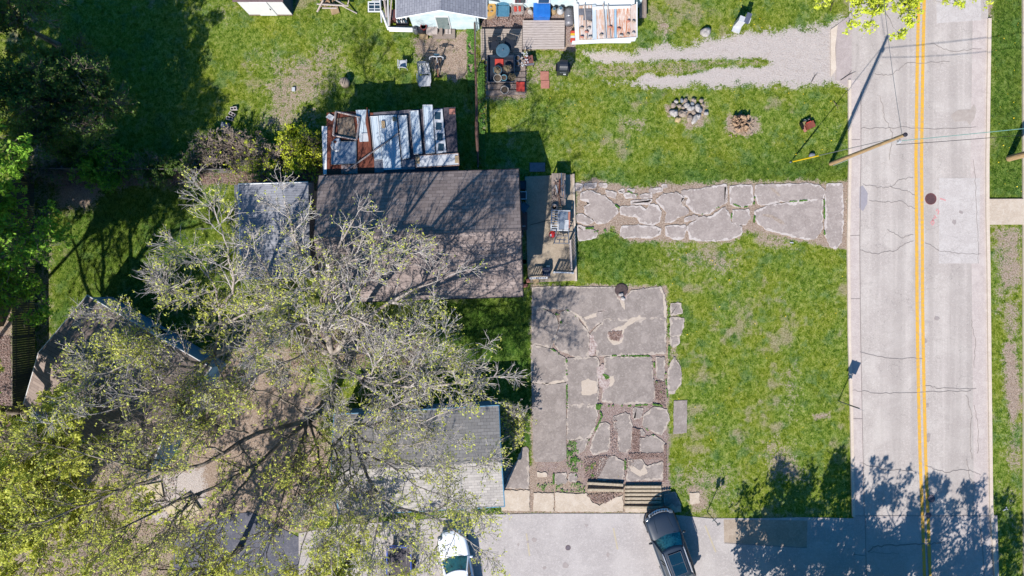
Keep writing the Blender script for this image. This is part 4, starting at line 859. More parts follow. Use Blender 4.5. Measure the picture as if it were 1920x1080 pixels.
# clutter by the gable house door
for x, y, w, h_, hh, m, l, c_ in ((811,52,20,22,.38,M_wood,'grey wooden crate below the pale blue gable wall, left of the steps','crate'),(828,57,5,18,.4,M_woodx,'narrow upright plank box right of the grey crate','box'),(795,66,15,8,.16,M_tanw,'pale low box below the red bucket','box'),(793,57,12,10,.45,M_black,'black box under the red bucket','box')):
    z = 0; t = thing('wooden_crate' if 'crate' in c_ else 'storage_box', P(x,y+4,z), l, c_); MB().cbox((0,0,hh/2),(w/30,h_/30,hh)).build('box', m, t); MB().cbox((0,0,hh+.012),(w/30*1.04,h_/30*1.04,.02)).build('lid', m, t)
t = thing('bucket', P(795,53,.48), 'red bucket on the black box by the pale blue wall', 'bucket'); MB().lathe([(.13,0),(.18,.3),(.2,.3),(.17,.28),(.12,.04)], n=20, cap=False).build('body', M_red, t); MB().lathe([(.01,.2),(.165,.2)], n=16).build('contents', M_soil, t); MB().tube([(-.19,0,.3),(-.1,-.17,.36),(.1,-.17,.36),(.19,0,.3)], .008, 4).build('handle', M_steel, t)
t = thing('milk_can', P(781,60,0), 'pale metal can at the lower left corner of the gable house', 'can'); MB().lathe([(.18,0),(.2,.1),(.2,.45),(.1,.6),(.12,.68)], n=18).build('body', M_steel, t, True); MB().lathe([(.08,.68),(.08,.70)], n=12).build('lid', M_black, t)
for x in (838,844): 
    t = thing('patio_board', P(x,60,0), 'pale board lying on blocks by the gable house door, '+('left' if x < 840 else 'right')+' one', 'board'); MB().cbox((0,0,.22),(.16,.42,.04)).build('board', M_wood, t); MB().cbox((0,.1,.1),(.14,.1,.2)).cbox((0,-.1,.1),(.14,.1,.2)).build('block', M_stone2, t)
# white lean-to frame and window sashes at the left of the gable house
o = P(742,40,0); t = thing('cold_frame', o, 'white boarded cold frame with dark boxes inside, left of the gable house', 'cold frame')
FC = (680, 0, 7.3846)
g = MB()
for a, b_ in (((265,150),(355,385)),((355,385),(690,395))):
    A, B = P(*Q(FC,[a])[0],.6)-o, P(*Q(FC,[b_])[0],.6)-o; g.tube([A, B], .09, 4); g.tube([Vector((A.x,A.y,.3)), Vector((B.x,B.y,.3))], .11, 4)
g.tube([P(*Q(FC,[(240,0)])[0],.7)-o, P(*Q(FC,[(262,310)])[0],.55)-o], .04, 4); g.tube([P(*Q(FC,[(350,0)])[0],.8)-o, P(*Q(FC,[(360,360)])[0],.7)-o], .05, 4)
g.build('frame', M_white, t); MB().tube([P(*Q(FC,[(400,0)])[0],.9)-o, P(*Q(FC,[(370,350)])[0],.7)-o], .05, 5).tube([P(*Q(FC,[(300,0)])[0],.9)-o, P(*Q(FC,[(335,240)])[0],.7)-o], .07, 4).build('post', M_wood, t)
t = thing('storage_chest', P(739,34,0), 'reddish brown chest inside the white cold frame', 'chest'); MB().cbox((0,0,.25),(.42,.6,.5)).build('body', mat('oxblood_box',C(130,86,84),C(104,66,66),6,.5), t); MB().cbox((0,0,.53),(.46,.64,.06)).build('lid', mat('oxblood_box',C(1,1,1)), t); MB().tube([(0,-.2,.6),(0,.2,.6)], .02, 5).build('handle', M_dull, t)
b = thing('bottle_crate', P(755,42,0), 'crate of white and dark bottles inside the cold frame by the gable wall', 'crate'); MB().cbox((0,0,.14),(.75,.5,.28)).build('box', M_dark, b)
for i in range(5):
    for j in range(2): MB().lathe([(.05,.28),(.05,.5),(.02,.56)], (-.28+i*.14,-.1+j*.2,0), 8).build('bottle', (M_whp,M_tealg,M_white)[(i+j)%3], b)
for (x0,y0,x1,y1,z,l) in ((690,3,715,23,.55,'white six pane window sash hanging at the left of the cold frame'),(697,-12,724,1,.5,'white window sash cut by the top edge above the six pane one')):
    a, b_ = P(x0,y0,z), P(x1,y1,z); c_ = (a+b_)/2; w, h_ = (b_.x-a.x)/2, (a.y-b_.y)/2; t = thing('window_sash', c_, l, 'window sash')
    g = MB(); g.box(-w,w,-h_,-h_+.07,0,.05).box(-w,w,h_-.07,h_,0,.05).box(-w,-w+.07,-h_+.071,h_-.071,0,.05).box(w-.07,w,-h_+.071,h_-.071,0,.05).box(-.02,.02,-h_+.071,h_-.071,.005,.045).box(-w+.071,-.021,-.14,-.11,.005,.045).box(.021,w-.071,-.14,-.11,.005,.045).box(-w+.071,-.021,.10,.13,.005,.045).box(.021,w-.071,.10,.13,.005,.045)
    g.build('frame', M_white, t); MB().box(-w+.07,w-.07,-h_+.07,h_-.07,.015,.02).build('pane', M_glass, t); g = MB(); g.box(-w+.05,-w+.11,-.05,.05,-z,0).box(w-.11,w-.05,-.05,.05,-z,0); g.build('support', M_tanw, t)
# firewood rack
o = P(625,12,0); t = thing('firewood_rack', o, 'low timber rack of split firewood with splayed poles at the top edge', 'firewood rack'); FW = (440, 0, 6)
for a, b_, za, zb, r_ in (((925,45),(1280,65),.5,.5,.05),((985,90),(1150,92),.4,.4,.05),((995,0),(930,130),.9,0,.06),((1140,0),(1230,50),1.1,.6,.06),((1200,60),(1375,150),.5,.02,.04),((1285,0),(1270,60),.7,.4,.04)):
    MB().tube([P(*Q(FW,[a])[0],za)-o, P(*Q(FW,[b_])[0],zb)-o], r_, 5).build('pole', M_wood, t)
g = MB(); rr = random.Random(4)
for k in range(34): x, y = rr.uniform(990,1135), rr.uniform(0,75); q = P(*Q(FW,[(x,y)])[0],0)-o; a = rr.uniform(-.5,.5); g.tube([q+Vector((-.16*math.cos(a+1.5),-.16*math.sin(a+1.5),.1+rr.uniform(0,.3))), q+Vector((.16*math.cos(a+1.5),.16*math.sin(a+1.5),.1+rr.uniform(0,.3)))], .055, 5)
g.build('firewood', mat('split_wood',C(216,184,144),C(150,110,80),9), t); MB().cbox(P(628,20,0)-o+Vector((0,0,.05)),(.5,.45,.08),.3).build('chopping_board', M_tanw, t)

# ---------------- lawn furniture ----------------
chair('plastic_chair', P(757,124,0), R(180), M_whp, 'small white plastic chair standing alone on the lawn left of the lounger', legs=M_whp, w=.5, back=.36)
o = P(797,148,0); t = thing('garden_lounger', o, 'white slatted plastic lounger on the lawn just above the metal shed shadow', 'lounger', rz=R(2)); 
b = MB()
for k in range(7): b.cbox((-.27+.09*k, -.22, .40), (.075,.62,.03))
b.build('seat', M_whp, t); b = MB(); [b.cbox((-.27+.09*k,.42,.62),(.07,.62,.03),0,R(32)) for k in range(7)]; b.build('backrest', M_whp, t)
MB().tube([(-.34,-.55,.40),(-.36,.15,.42),(-.33,.7,.85),(.33,.7,.85),(.36,.15,.42),(.34,-.55,.40),(-.34,-.55,.40)], .035, 6).build('frame', M_whp, t)
for sx in (-1,1):
    MB().tube([(sx*.36,-.4,.4),(sx*.42,-.3,.62),(sx*.42,.15,.64)], .03, 6).build('armrest', M_whp, t)
    for sy in (-1,1): MB().tube([(sx*.3,sy*.5,.38),(sx*.32,sy*.55,0)], .025, 6).build('leg', M_whp, t)
o = P(795,128,0); t = thing('step_ladder', o, 'silver folding ladder standing open on the lawn above the white lounger', 'ladder')
for sx in (-1,1):
    MB().tube([(sx*.30,.38,0),(sx*.24,-.05,1.35)], .035, 4).build('rail', M_steel, t); MB().tube([(sx*.34,-.55,0),(sx*.24,-.08,1.35)], .025, 4).build('rear_leg', M_steel, t)
for k in range(4): z = .25+k*.28; y = .38-.43*z/1.35; MB().cbox((0,y,z),(.52-.05*z,.09,.025)).build('rung', M_steel, t)
o = P(822,126,0); t = thing('exercise_machine', o, 'exercise bike with white curved handlebar beside the ladder', 'exercise bike')
MB().tube([(0,.55,.1),(0,.2,.5),(0,-.1,.6),(0,-.6,.1)], .04, 6).build('frame', mat('rust_red_tube',C(140,84,70),C(104,60,52),9), t)
MB().tube([(0,.1,.55),(0,.28,1.1)], .035, 6).tube([(-.4,.1,1.15),(-.42,.22,1.15),(-.25,.3,1.12),(0,.28,1.1),(.25,.3,1.12),(.42,.22,1.15),(.4,.1,1.15)], .035, 6).build('handlebar', M_whp, t)
MB().cbox((0,.45,.95),(.34,.1,.16)).build('console', M_tealg, t); MB().blob((0,-.25,.85),(.22,.3,.1),2).build('seat', M_black, t, True); MB().lathe([(.26,-.03),(.26,.03)], (.12,.1,.35), 20, Matrix.Rotation(R(90),4,'Y')).build('flywheel', M_black, t)
MB().cbox((0,.58,.05),(.5,.08,.08)).cbox((0,-.62,.05),(.4,.08,.08)).build('foot', M_blackm, t)
o = P(649,158,0); t = thing('wicker_basket', o, 'tan rounded tub with dark slots on the lawn left of the metal shed shadow', 'tub', rz=R(-12)); MB().lathe([(.2,0),(.29,.12),(.3,.5),(.22,.58),(.05,.6)], n=16).build('body', mat('tan_tub',C(184,170,152),C(150,134,118),5), t, True)
for k in (-.05,.07): MB().cbox((k,.02,.6),(.035,.34,.03)).build('slot', M_dark, t)
# concrete blocks lying in the shaded lawn
bl = thing('concrete_block', P(440,204.5,0), 'grey hollow concrete block in the shaded grass, topmost of the row of three', 'concrete block', 'hollow blocks in the shaded grass', R(8))
M_blk = concrete('block_concrete', C(196,186,184), C(214,206,204), C(226,220,218), scale=5)
b = MB(); b.box(-.2,.2,-.1,-.065,0,.19).box(-.2,.2,.065,.1,0,.19).box(-.2,-.165,-.0648,.0648,.001,.189).box(.165,.2,-.0648,.0648,.001,.189).box(-.017,.017,-.0648,.0648,.001,.189); b.build('shell', M_blk, bl); MB().box(-.164,.164,-.064,.064,0,.01).build('core_shade_sheet', M_soil, bl)  # dark soil-coloured sheet stands in for the shade inside the hollow cores
for x, y, a, l in ((437,215,-30,'grey hollow concrete block in the shaded grass, middle of the row of three'),(432,223,-14,'grey hollow concrete block in the shaded grass, lowest of the row of three')):
    c_ = bl.copy(); COL.objects.link(c_); c_.location = P(x,y,0); c_.rotation_euler.z = R(a); c_['label'] = l
    for ch in bl.children: d_ = ch.copy(); COL.objects.link(d_); d_.parent = c_
tag(MB().cbox((0,0,.15),(.5,.3,.28)).cbox((0,0,.31),(.42,.22,.03)).build('stone_block', M_stone3, None, loc=P(425,236,0), rz=R(-12)), 'blue-grey stone block just below the three hollow blocks', 'stone block')
tag(MB().blob((0,0,.08),(.55,.4,.22),9).blob((-.2,.15,.06),(.3,.2,.15),3).build('rubble_stone', M_stone2, None, True, loc=P(423,246,0)), 'flat pinkish rubble stone by the bramble, below the blue-grey block', 'stone')
tag(MB().cbox((0,0,.06),(.2,.24,.1)).build('salt_block', M_whp, None, loc=P(551,168,0)), 'small white block lying on the lawn between the trees and the tub', 'block')

# ---------------- rocks, stump and fire pit along the drive ----------------
FR = (1210, 160, 4.8)
RK_ = [(252,252,.50,.48,0,'largest round white boulder at the left of the rock pile'),(272,150,.26,.24,0,'small grey rock at the upper left of the rock pile'),(325,140,.24,.28,2,'blue-grey rock in the top row of the rock pile, second from left'),(356,142,.26,.26,1,'tan rock in the top row of the rock pile, third from left'),
 (432,140,.30,.30,1,'brown-grey rock in the top row of the rock pile, fourth from left'),(500,143,.27,.26,1,'pinkish rock at the right end of the top row of the pile'),(368,185,.42,.34,0,'white oval rock just below the top row of the pile'),(405,212,.46,.38,0,'bright rock in the middle of the pile'),(465,205,.36,.50,0,'tall pale rock at the right side of the pile'),
 (300,190,.26,.24,1,'small brown rock left of the middle of the pile'),(335,205,.22,.2,1,'small tan rock left of the bright middle rock'),(430,245,.30,.28,1,'rounded brown rock low in the pile'),(492,230,.24,.30,2,'dark blue-grey rock at the right of the pile in shade'),(420,168,.26,.22,2,'grey rock squeezed between the oval and the tall pale rock'),
 (330,262,.46,.46,1,'flat brown rock right of the largest boulder'),(290,312,.34,.46,3,'yellowish tan rock lowest at the left of the pile'),(395,300,.3,.5,1,'long brown rock at the bottom of the pile'),(362,242,.18,.16,0,'tiny white rock under the bright middle rock'),(542,256,.27,.30,0,'lone round grey rock right of the pile'),(250,185,.36,.3,1,'flat grey rock at the left edge of the pile'),(512,180,.16,.16,1,'tiny reddish rock at the right end of the pile'),(440,310,.36,.60,0,'rough white slab leaning at the bottom of the pile'),(470,285,.30,.40,0,'pale chipped slab at the lower right of the pile')]
MS = (M_stone, M_stone2, M_stone3, mat('sandstone', C(210,188,142), C(186,164,120), 7))
for i, (x, y, w, h_, k, l) in enumerate(RK_):
    x_, y_ = Q(FR,[(x,y)])[0]; b = MB().blob((0,0,.12),(w*1.05,h_*1.05,min(w,h_)*.85),i*3+1,7,9,.24, R(-30) if y > 280 else 0)
    tag(b.build('rock', MS[k], None, k != 1, loc=P(x_,y_,0)), l, 'rock', 'rocks piled on the lawn by the drive')
tag(MB().blob((0,0,.14),(.66,.62,.5),77,8,11,.2).build('boulder', M_stone, None, True, loc=P(1322,62,0)), 'single white boulder on the grass above the gravel drive', 'boulder')
tag(MB().blob((0,0,.1),(.38,.36,.34),78,8,11,.12).build('boulder', M_stone3, None, True, loc=P(1521,292,0)), 'small grey boulder beside the yellow guy wire guard', 'boulder')
o = P(1386,232,0); t = thing('tree_stump', o, 'rotten tan tree stump with split top on the lawn, right of the rock pile', 'tree stump'); b = MB(); rr = random.Random(12)
for k in range(34): x, y = rr.uniform(-.5,.5), rr.uniform(-.55,.4); b.blob((x,y,.12+rr.uniform(0,.28)*(1-abs(x))),(rr.uniform(.2,.4),rr.uniform(.14,.3),rr.uniform(.25,.5)),k,6,8,.35, rr.uniform(0,3))
b.build('wood', mat('rotten_wood', C(206,176,146), C(150,116,90), 6, contrast=.15), t)
MB().blob((.02,.42,.25),(.5,.2,.4),5,6,8,.3).build('hollow', mat('charred_wood', C(70,54,52), C(44,36,38), 9), t)
b = MB(); [b.blob((rr.uniform(-.7,.9),rr.uniform(-.8,.3),.03),(rr.uniform(.1,.25),rr.uniform(.06,.14),.07),k,4,6,.3,rr.uniform(0,3)) for k in range(60)]; b.build('chips', mat('wood_chips', C(206,186,162), C(160,134,110), 8), t)
o = P(1513,233,0); t = thing('fire_pit', o, 'small rusty fire box with cans and bottles on the lawn near the utility pole', 'fire box', rz=R(25)); MB().cbox((.08,-.15,.16),(.46,.40,.30)).build('box', mat('rust_brown',C(160,84,66),C(120,62,52),5), t)
g = MB(); g.cbox((-.12,.24,.14),(.62,.03,.28)).cbox((-.42,.02,.14),(.03,.44,.28)).cbox((.18,.14,.14),(.03,.2,.28)); g.build('side_wall', M_blackm, t); MB().cbox((-.12,.1,.03),(.58,.26,.05)).build('ash', mat('ash_moss',C(170,164,110),C(120,110,80),12), t)
MB().cbox((.0,.06,.3),(.3,.05,.04)).build('red_strip', M_red, t)
for k in range(5): MB().lathe([(.045,0),(.045,.16),(.02,.2)], (-.1+.09*k,.28-.03*(k%2),.05), 10).build('bottle', (M_whp, M_tealg, mat('green_glass',C(70,130,100),C(50,100,80),4,.2), M_whp, M_black)[k], t)
MB().cbox((-.3,-.2,.05),(.14,.4,.1)).build('brick', M_terra, t)
# mailbox-like white stand top right
o = P(1382,52,0); t = thing('yard_statue', o, 'white and dark sloped stand casting a tall shadow on the lawn above the gravel drive', 'yard stand', rz=R(-20))
MB().cbox((-.05,.1,.55),(.42,.34,1.1)).build('body', M_whp, t); MB().cbox((.22,.25,1.1),(.30,.62,.1),0,R(10)).build('top', mat('slate_top',C(96,104,128),C(74,82,104),5), t); MB().cbox((.40,.2,1.0),(.06,.3,.12)).build('side_trim', M_whp, t); MB().cbox((-.02,-.12,.06),(.5,.4,.12)).build('foot', M_whp, t)

# ---------------- railway sleepers, patio pit, small pads ----------------
FT = (1080, 860, 4.909)
M_slp = concrete('sleeper_wood', C(186,170,146), C(210,194,170), C(150,132,112), scale=6)
SLP = [(100,205,430,245,-3,'beam leaning at a slight angle, upper of the left pair'),(102,272,432,288,-1,'lower of the left pair of beams'),(448,245,780,262,0,'topmost beam of the stack by the dark car'),(448,283,782,292,0,'second beam of the stack by the dark car'),(447,316,780,330,0,'third beam of the stack by the dark car'),(447,352,779,366,0,'fourth beam of the stack by the dark car'),(446,384,778,400,0,'fifth beam of the stack by the dark car'),(440,432,778,452,-1,'lowest beam of the stack, nearest the dark car')]
for i, (x0, y0, x1, y1, a, l) in enumerate(SLP):
    a0 = P(*Q(FT,[(x0,(y0+y1)/2)])[0],.0); a1 = P(*Q(FT,[(x1,(y0+y1)/2)])[0],.0); L = (a1-a0).length; z = .06 if i < 2 else .0
    ob = MB().cbox((0,0,.1),(L,.165,.2)).build('timber_beam', M_slp, None, loc=(a0+a1)/2+Vector((0,0,z)), rz=R(a)); md_ = ob.modifiers.new('bevel','BEVEL'); md_.width = .02; md_.segments = 2
    tag(ob, 'weathered pale timber '+l, 'timber beam', 'timber beams beside the parking lot')
tag(MB().blob((0,0,.05),(.3,.26,.2),2,6,9,.3).blob((.12,-.25,.05),(.3,.26,.14),4,6,9,.3).build('rubble_stone', M_stone, None, True, loc=P(1164,552,.03)), 'broken concrete lump by the black pit at the top edge of the patio', 'rubble')
struct(MB().lathe([(.42,0),(.36,.02),(.01,.025)], P(1165,544,.035), 14).build('ash_pit', mat('char_ash',C(60,46,48),C(104,86,84),9)))

# ---------------- signs, poles and wires ----------------
M_pole = mat('utility_wood', C(214,182,134), C(160,130,98), 5, .85, stretch=(4,4,.4)); M_galv = mat('galvanised', C(150,160,166), C(120,130,138), 8, .4, .6)
HP = 8.1
b0 = P(1557.5,307,0); t = thing('utility_pole', b0, 'tall wooden utility pole leaning toward the road beside the yellow guy guard', 'utility pole')
MB().tube([(0,0,0),(0,0,HP*.5),(0,0,HP)], [.125,.105,.085], 14).build('post', M_pole, t)
MB().lathe([(.11,0),(.11,.06),(.05,.08)], (0,0,HP-.03), 14).build('cap', M_dark, t); MB().lathe([(.07,-.1),(.07,.1)], (.02,-.24,HP-.6), 10).build('insulator', M_whp, t)
MB().tube([(.0,-.1,HP-.5),(.02,-.24,HP-.5)], .02, 5).build('bracket', M_galv, t); MB().tube([(.12,-.13,.1),(.10,-.10,HP-.8)], .014, 4).build('ground_wire', M_whp, t)
top = b0 + Vector((0,0,HP-.5))
ga = P(1482,304,0); t = thing('guy_wire', ga, 'thin guy wire with bright yellow plastic guard anchored in the grass by the utility pole', 'guy wire'); dv = top-ga
MB().tube([(0,0,0), dv], .016, 5).build('wire', M_galv, t); MB().tube([dv*.03, dv*.30], .045, 8).build('guard', mat('yellow_guard',C(240,206,40),C(226,190,30),4,.4), t)
MB().tube([dv*.30, dv*.62], .022, 6).build('strand', M_steel, t); MB().lathe([(.06,-.05),(.06,.05),(.03,.08)], n=10).build('anchor', M_galv, t)
b1 = P(1892,297,0); t = thing('utility_pole', b1, 'wooden utility pole at the right edge beyond the kerb, only its foot in the picture', 'utility pole'); MB().tube([(0,0,0),(0,0,4.5),(0,0,9)], [.20,.17,.14], 14).build('post', M_pole, t); MB().lathe([(.15,0),(.15,.1),(.05,.14)], (0,0,8.97), 14).build('cap', M_dark, t); MB().lathe([(.07,-.1),(.07,.1)], (.0,-.24,8.4), 10).build('insulator', M_whp, t)
def cable(name, a, b_, sag, r, m, label, mid=12):
    pts = [Vector(a).lerp(Vector(b_), k/mid) - Vector((0,0,sag*4*(k/mid)*(1-k/mid))) for k in range(mid+1)]; o_ = Vector(a)
    return tag(MB().tube([p-o_ for p in pts], r, 5).build(name, m, None, loc=o_), label, 'cable')
cable('overhead_cable', top+Vector((.1,-.2,0)), P(2060,226,7.8), .1, .018, mat('cable_green',C(130,180,170),C(110,160,150),4), 'pale green cable from the utility pole to the right edge, upper line')
cable('overhead_cable', top+Vector((.1,-.3,-.5)), P(2060,240,7.2), .25, .014, M_blackm, 'dark thin cable from the utility pole to the right edge, lower line')
cable('overhead_cable', top+Vector((0,.1,.2)), P(1640,-220,8.4), .3, .012, M_galv, 'thin cable running up along the road from the utility pole')
def sign(base, h, w, hh, rz, m, label, second=None):
    t = thing('street_sign', base, label, 'road sign', rz=rz); MB().tube([(0,0,0),(0,0,h)], .03, 6).build('post', M_galv, t)
    MB().box(-w/2,w/2,-.045,-.032,h-hh,h).build('sign_plate', m, t)
    if second: MB().box(-second/2,second/2,-.045,-.032,h-hh-.22,h-hh-.04).build('lower_plate', m, t)
M_sgn = mat('sign_back', C(120,140,146), C(100,122,130), 5, .4, .4)
sign(P(1572,752,0), 2.6, .62, .75, R(-19), M_sgn, 'thin sign post at the left kerb casting a square shadow on the road', .3)
t = thing('street_sign', P(1326,960,0), 'small sign with two tilted grey-green plates by the parking lot edge', 'road sign', rz=R(35)); MB().tube([(0,0,0),(0,0,2.1)], .028, 6).build('post', M_galv, t)
MB().cbox((0,.12,1.75),(.30,.5,.02),0,R(62)).build('sign_plate', M_sgn, t); MB().cbox((.05,-.12,2.0),(.24,.34,.02),0,R(50)).build('lower_plate', M_galv, t)
tag(MB().cbox((0,0,.13),(.3,.06,.02),.5).cbox((.1,.07,.13),(.06,.2,.02),.5).build('litter', M_whp, None, loc=P(1882,954,-.1)), 'white scrap of litter on the grass right of the road', 'litter')
tag(MB().cbox((0,0,.02),(.22,.06,.04),-.1).build('litter', M_whp, None, loc=P(1484,455,0)), 'small white scrap on the lawn below the broken driveway', 'litter')
# fallen sticks
for x, y, a, L, l in ((1590,143,.5,1.1,'thin dark stick lying on the gravel apron at the kerb'),(1527,146,.95,.7,'forked twig on the gravel drive near the apron'),(1566,198,-1.1,.6,'pale twig in the grass near the road'),(1560,12,1.2,.7,'bare pale twig in the grass at the top under the tree')):
    tag(MB().tube([(-L/2,0,.05),(0,.05,.07),(L/2,.02,.05)], [.02,.018,.008], 4).tube([(0,.05,.07),(L*.3,.2,.06)], .01, 3).build('fallen_stick', mat('stick',C(120,100,86),C(90,74,66),9), None, loc=P(x,y,.02), rz=a), l, 'stick')
# ---------------- concrete stoop under the right eave, with its clutter ----------------
struct(MB().prism([(P(x,y,.12).x,P(x,y,.12).y) for x, y in ((984,331),(1074,327),(1080,526),(990,530))], -.05, .12).build('patio', concrete('stoop_concrete', C(176,160,140), C(196,180,158), C(208,192,172))))
struct(MB().prism([(P(x,y,.16).x,P(x,y,.16).y) for x, y in ((1073,326),(1077,326),(1082,527),(1078,527))], .0, .16).build('patio_edge', M_pale))
FX = (960, 300, 4.5)
def fx(x, y, z=.12): q = Q(FX,[(x,y)])[0]; return P(q[0], q[1], z)
o = fx(385,262); t = thing('work_table', o, 'long grey plank table loaded with pipes and scraps on the stoop', 'table'); b = MB()
for k in range(6): b.cbox((-.36+k*.145,0,.78),(.13,1.95,.04))
b.build('tabletop', M_woodx, t)
for sx in (-1,1):
    for sy in (-1,1): MB().cbox((sx*.36,sy*.9,.38),(.07,.07,.74)).build('leg', M_tanw, t)
for i, (x0,y0,x1,y1,r_,m,l) in enumerate(((415,110,425,300,.035,M_steel,'long silver pipe on the right side of the plank table'),(442,180,445,330,.05,M_dull,'thick grey pipe hanging over the right edge of the plank table'),(370,210,385,295,.04,M_whp,'short white tube in the middle of the plank table'),(402,165,400,280,.045,M_rust,'rusty bar on the plank table'),(355,250,360,340,.02,M_blackm,'thin dark rod on the left of the plank table'),(392,285,410,385,.05,mat('brown_stick',C(150,116,96),C(120,90,74),8),'brown stick at the lower end of the plank table'))):
    A = fx(x0,y0,.97); B = fx(x1,y1,.97); tag(MB().tube([A-o-Vector((0,0,0)), B-o], r_, 7).build('pipe' if i < 5 else 'stick', m, None, loc=o), l, 'pipe' if i < 5 else 'stick')
b = MB(); rr = random.Random(8)
for k in range(26): q = fx(rr.uniform(345,440), rr.uniform(170,390), .97)-o; b.cbox((q.x,q.y,q.z+rr.uniform(-.01,.04)),(rr.uniform(.03,.2),rr.uniform(.05,.28),.03),rr.uniform(0,3))
tag(b.build('scrap_wood', mat('scrap',C(196,176,160),C(130,96,80),5,contrast=.1), None, loc=o), 'loose scraps of wood and metal scattered on the plank table', 'scraps', kind='stuff')
t = thing('pot', fx(356,400,.95), 'round dark pot with a pale rim at the lower corner of the plank table', 'pot'); MB().lathe([(.13,0),(.17,.2),(.19,.2),(.15,.19),(.12,.03)], n=20, cap=False).build('body', M_dull, t); MB().lathe([(.01,.04),(.12,.04)], n=16).build('inside', M_dark, t)
o = fx(402,520); t = thing('slatted_crib', o, 'white slatted bed frame standing on the stoop below the plank table', 'crib', rz=R(-2))
g = MB(); g.cbox((-.56,0,.72),(.07,1.25,.06)).cbox((-.14,0,.72),(.07,1.25,.06)).cbox((0,.6,.72),(1.15,.07,.062)).cbox((0,-.6,.72),(1.15,.07,.062)); g.build('frame', M_whp, t)
for k in range(7): MB().cbox((-.35,.45-k*.15,.72),(.35,.055,.04)).build('slat', M_whp, t)
MB().cbox((.18,.0,.70),(.52,1.1,.04)).build('panel', M_tin, t); MB().cbox((.52,.05,.74),(.12,1.0,.05)).build('side_board', M_terra, t); MB().cbox((.38,-.25,.76),(.25,.6,.03)).build('loose_board', M_whp, t)
for sx in (-1,1):
    for sy in (-1,1): MB().cbox((sx*.54,sy*.58,.35),(.05,.05,.7)).build('leg', M_whp, t)
t = thing('bucket', fx(337,632), 'red bucket with a cloth beside the white bed frame on the stoop', 'bucket'); MB().lathe([(.14,0),(.19,.34),(.21,.34),(.18,.32),(.12,.04)], n=18, cap=False).build('body', M_red, t); MB().blob((0,0,.32),(.34,.32,.14),5).build('cloth', mat('red_cloth',C(230,50,60),C(200,40,50),5), t, True); MB().cbox((-.1,-.05,.37),(.1,.14,.03)).build('tag', M_whp, t)
o = fx(415,665); t = thing('walker_frame', o, 'folded tubular metal walker below the white bed frame', 'walker', rz=R(-4))
for a, b_ in (((-.4,.42,.85),(-.45,-.35,.8)),((.35,.42,.85),(.42,-.3,.8)),((-.45,-.35,.8),(.42,-.3,.8)),((-.35,.1,.7),(.38,.15,.7)),((-.3,-.1,.5),(.3,-.08,.5)),((-.15,-.3,.6),(-.1,.0,.6)),((.15,-.3,.6),(.14,.0,.6))):
    MB().tube([a, b_], .028, 6).build('tube', M_steel, t)
for x, y in ((-.4,.4),(.36,.4),(-.44,-.34),(.42,-.3)): MB().tube([(x,y,.84),(x*1.1,y*1.1,0)], .022, 6).build('leg', M_steel, t)
b = MB(); b.cbox((0,.25,.72),(.6,.05,.03),.3).cbox((.05,.3,.75),(.05,.4,.03),.2); b.build('seat_strap', M_black, t)
def railing(name, a, b_, label, n, h=.95, m=M_wood):
    A, B = a, b_; L = (B-A).length; rz = math.atan2(B.y-A.y, B.x-A.x); t = thing(name, A, label, 'railing', rz=rz)
    MB().cbox((L/2,0,h),(L,.08,.05)).build('top_rail', m, t); MB().cbox((L/2,0,.12),(L,.05,.05)).build('bottom_rail', m, t)
    for k in range(n): MB().cbox((L*(k+.5)/n,0,h/2),(.04,.04,h-.06)).build('baluster', m, t)
    for q in (0, L): MB().cbox((q,0,h/2+.03),(.1,.1,h+.06)).build('post', m, t)
railing('stair_railing', fx(482,690), fx(492,930), 'grey wooden railing along the right edge of the stoop', 9)
railing('stair_railing', fx(350,950), fx(505,955), 'white peeling railing across the lower right corner of the stoop', 6, .8, M_white)
t = thing('lattice_gate', fx(145,1000), 'white slotted panel at the lower left of the stoop near the house', 'gate', rz=R(2)); L = 1.1
MB().cbox((L/2,0,.85),(L,.12,.06)).cbox((L/2,0,.2),(L,.05,.05)).build('rail', M_whp, t)
for k in range(8): MB().cbox((L*(k+.5)/8,0,.5),(.05,.03,.62)).build('slat', M_whp, t)
for k in range(7): MB().cbox((L*(k+1)/8,0,.883),(.06,.06,.006)).build('slot', M_dark, t)
t = thing('tool_chest', fx(285,945), 'dark blue box with silver tools at the bottom of the stoop', 'tool box'); MB().cbox((0,0,.25),(.46,.5,.5)).build('box', mat('navy_box',C(40,56,90),C(30,44,72),4), t)
for k in range(5): MB().tube([(-.1+k*.05,-.18,.52),(-.08+k*.05,.1,.54)], .018, 5).build('tool', M_steel, t)
MB().cbox((.12,.3,.4),(.2,.2,.1)).build('lid', M_tealg, t)
for x, y, w, h_, m, l, nm in ((90,220,.42,.55,M_black,'dark box with brown rim under the eave, highest on the stoop','storage_box'),(93,306,.44,.5,M_black,'white rimmed black tub under the eave, second on the stoop','storage_tub')):
    t = thing(nm, fx(x,y), l, 'box'); MB().cbox((0,0,.2),(w*.9,h_*.9,.4)).build('body', m, t); g = MB(); r_ = w/2; s_ = h_/2
    g.box(-r_,r_,-s_,-s_+.05,.4,.44).box(-r_,r_,s_-.05,s_,.4,.44).box(-r_,-r_+.05,-s_+.051,s_-.051,.4,.44).box(r_-.05,r_,-s_+.051,s_-.051,.4,.44); g.build('rim', M_whp if y > 250 else M_dark, t)
chair('patio_chair', fx(100,410), R(60), M_tealg, 'slate blue chair under the eave below the tubs', legs=M_blackm, w=.5)
t = thing('wooden_bench', fx(105,520), 'reddish brown bench against the house under the eave', 'bench'); MB().cbox((0,0,.42),(.34,1.1,.05)).build('seat', mat('brown_wood',C(150,96,88)), t); MB().cbox((-.16,0,.65),(.04,1.1,.4)).build('backrest', mat('brown_wood',C(150,96,88)), t)
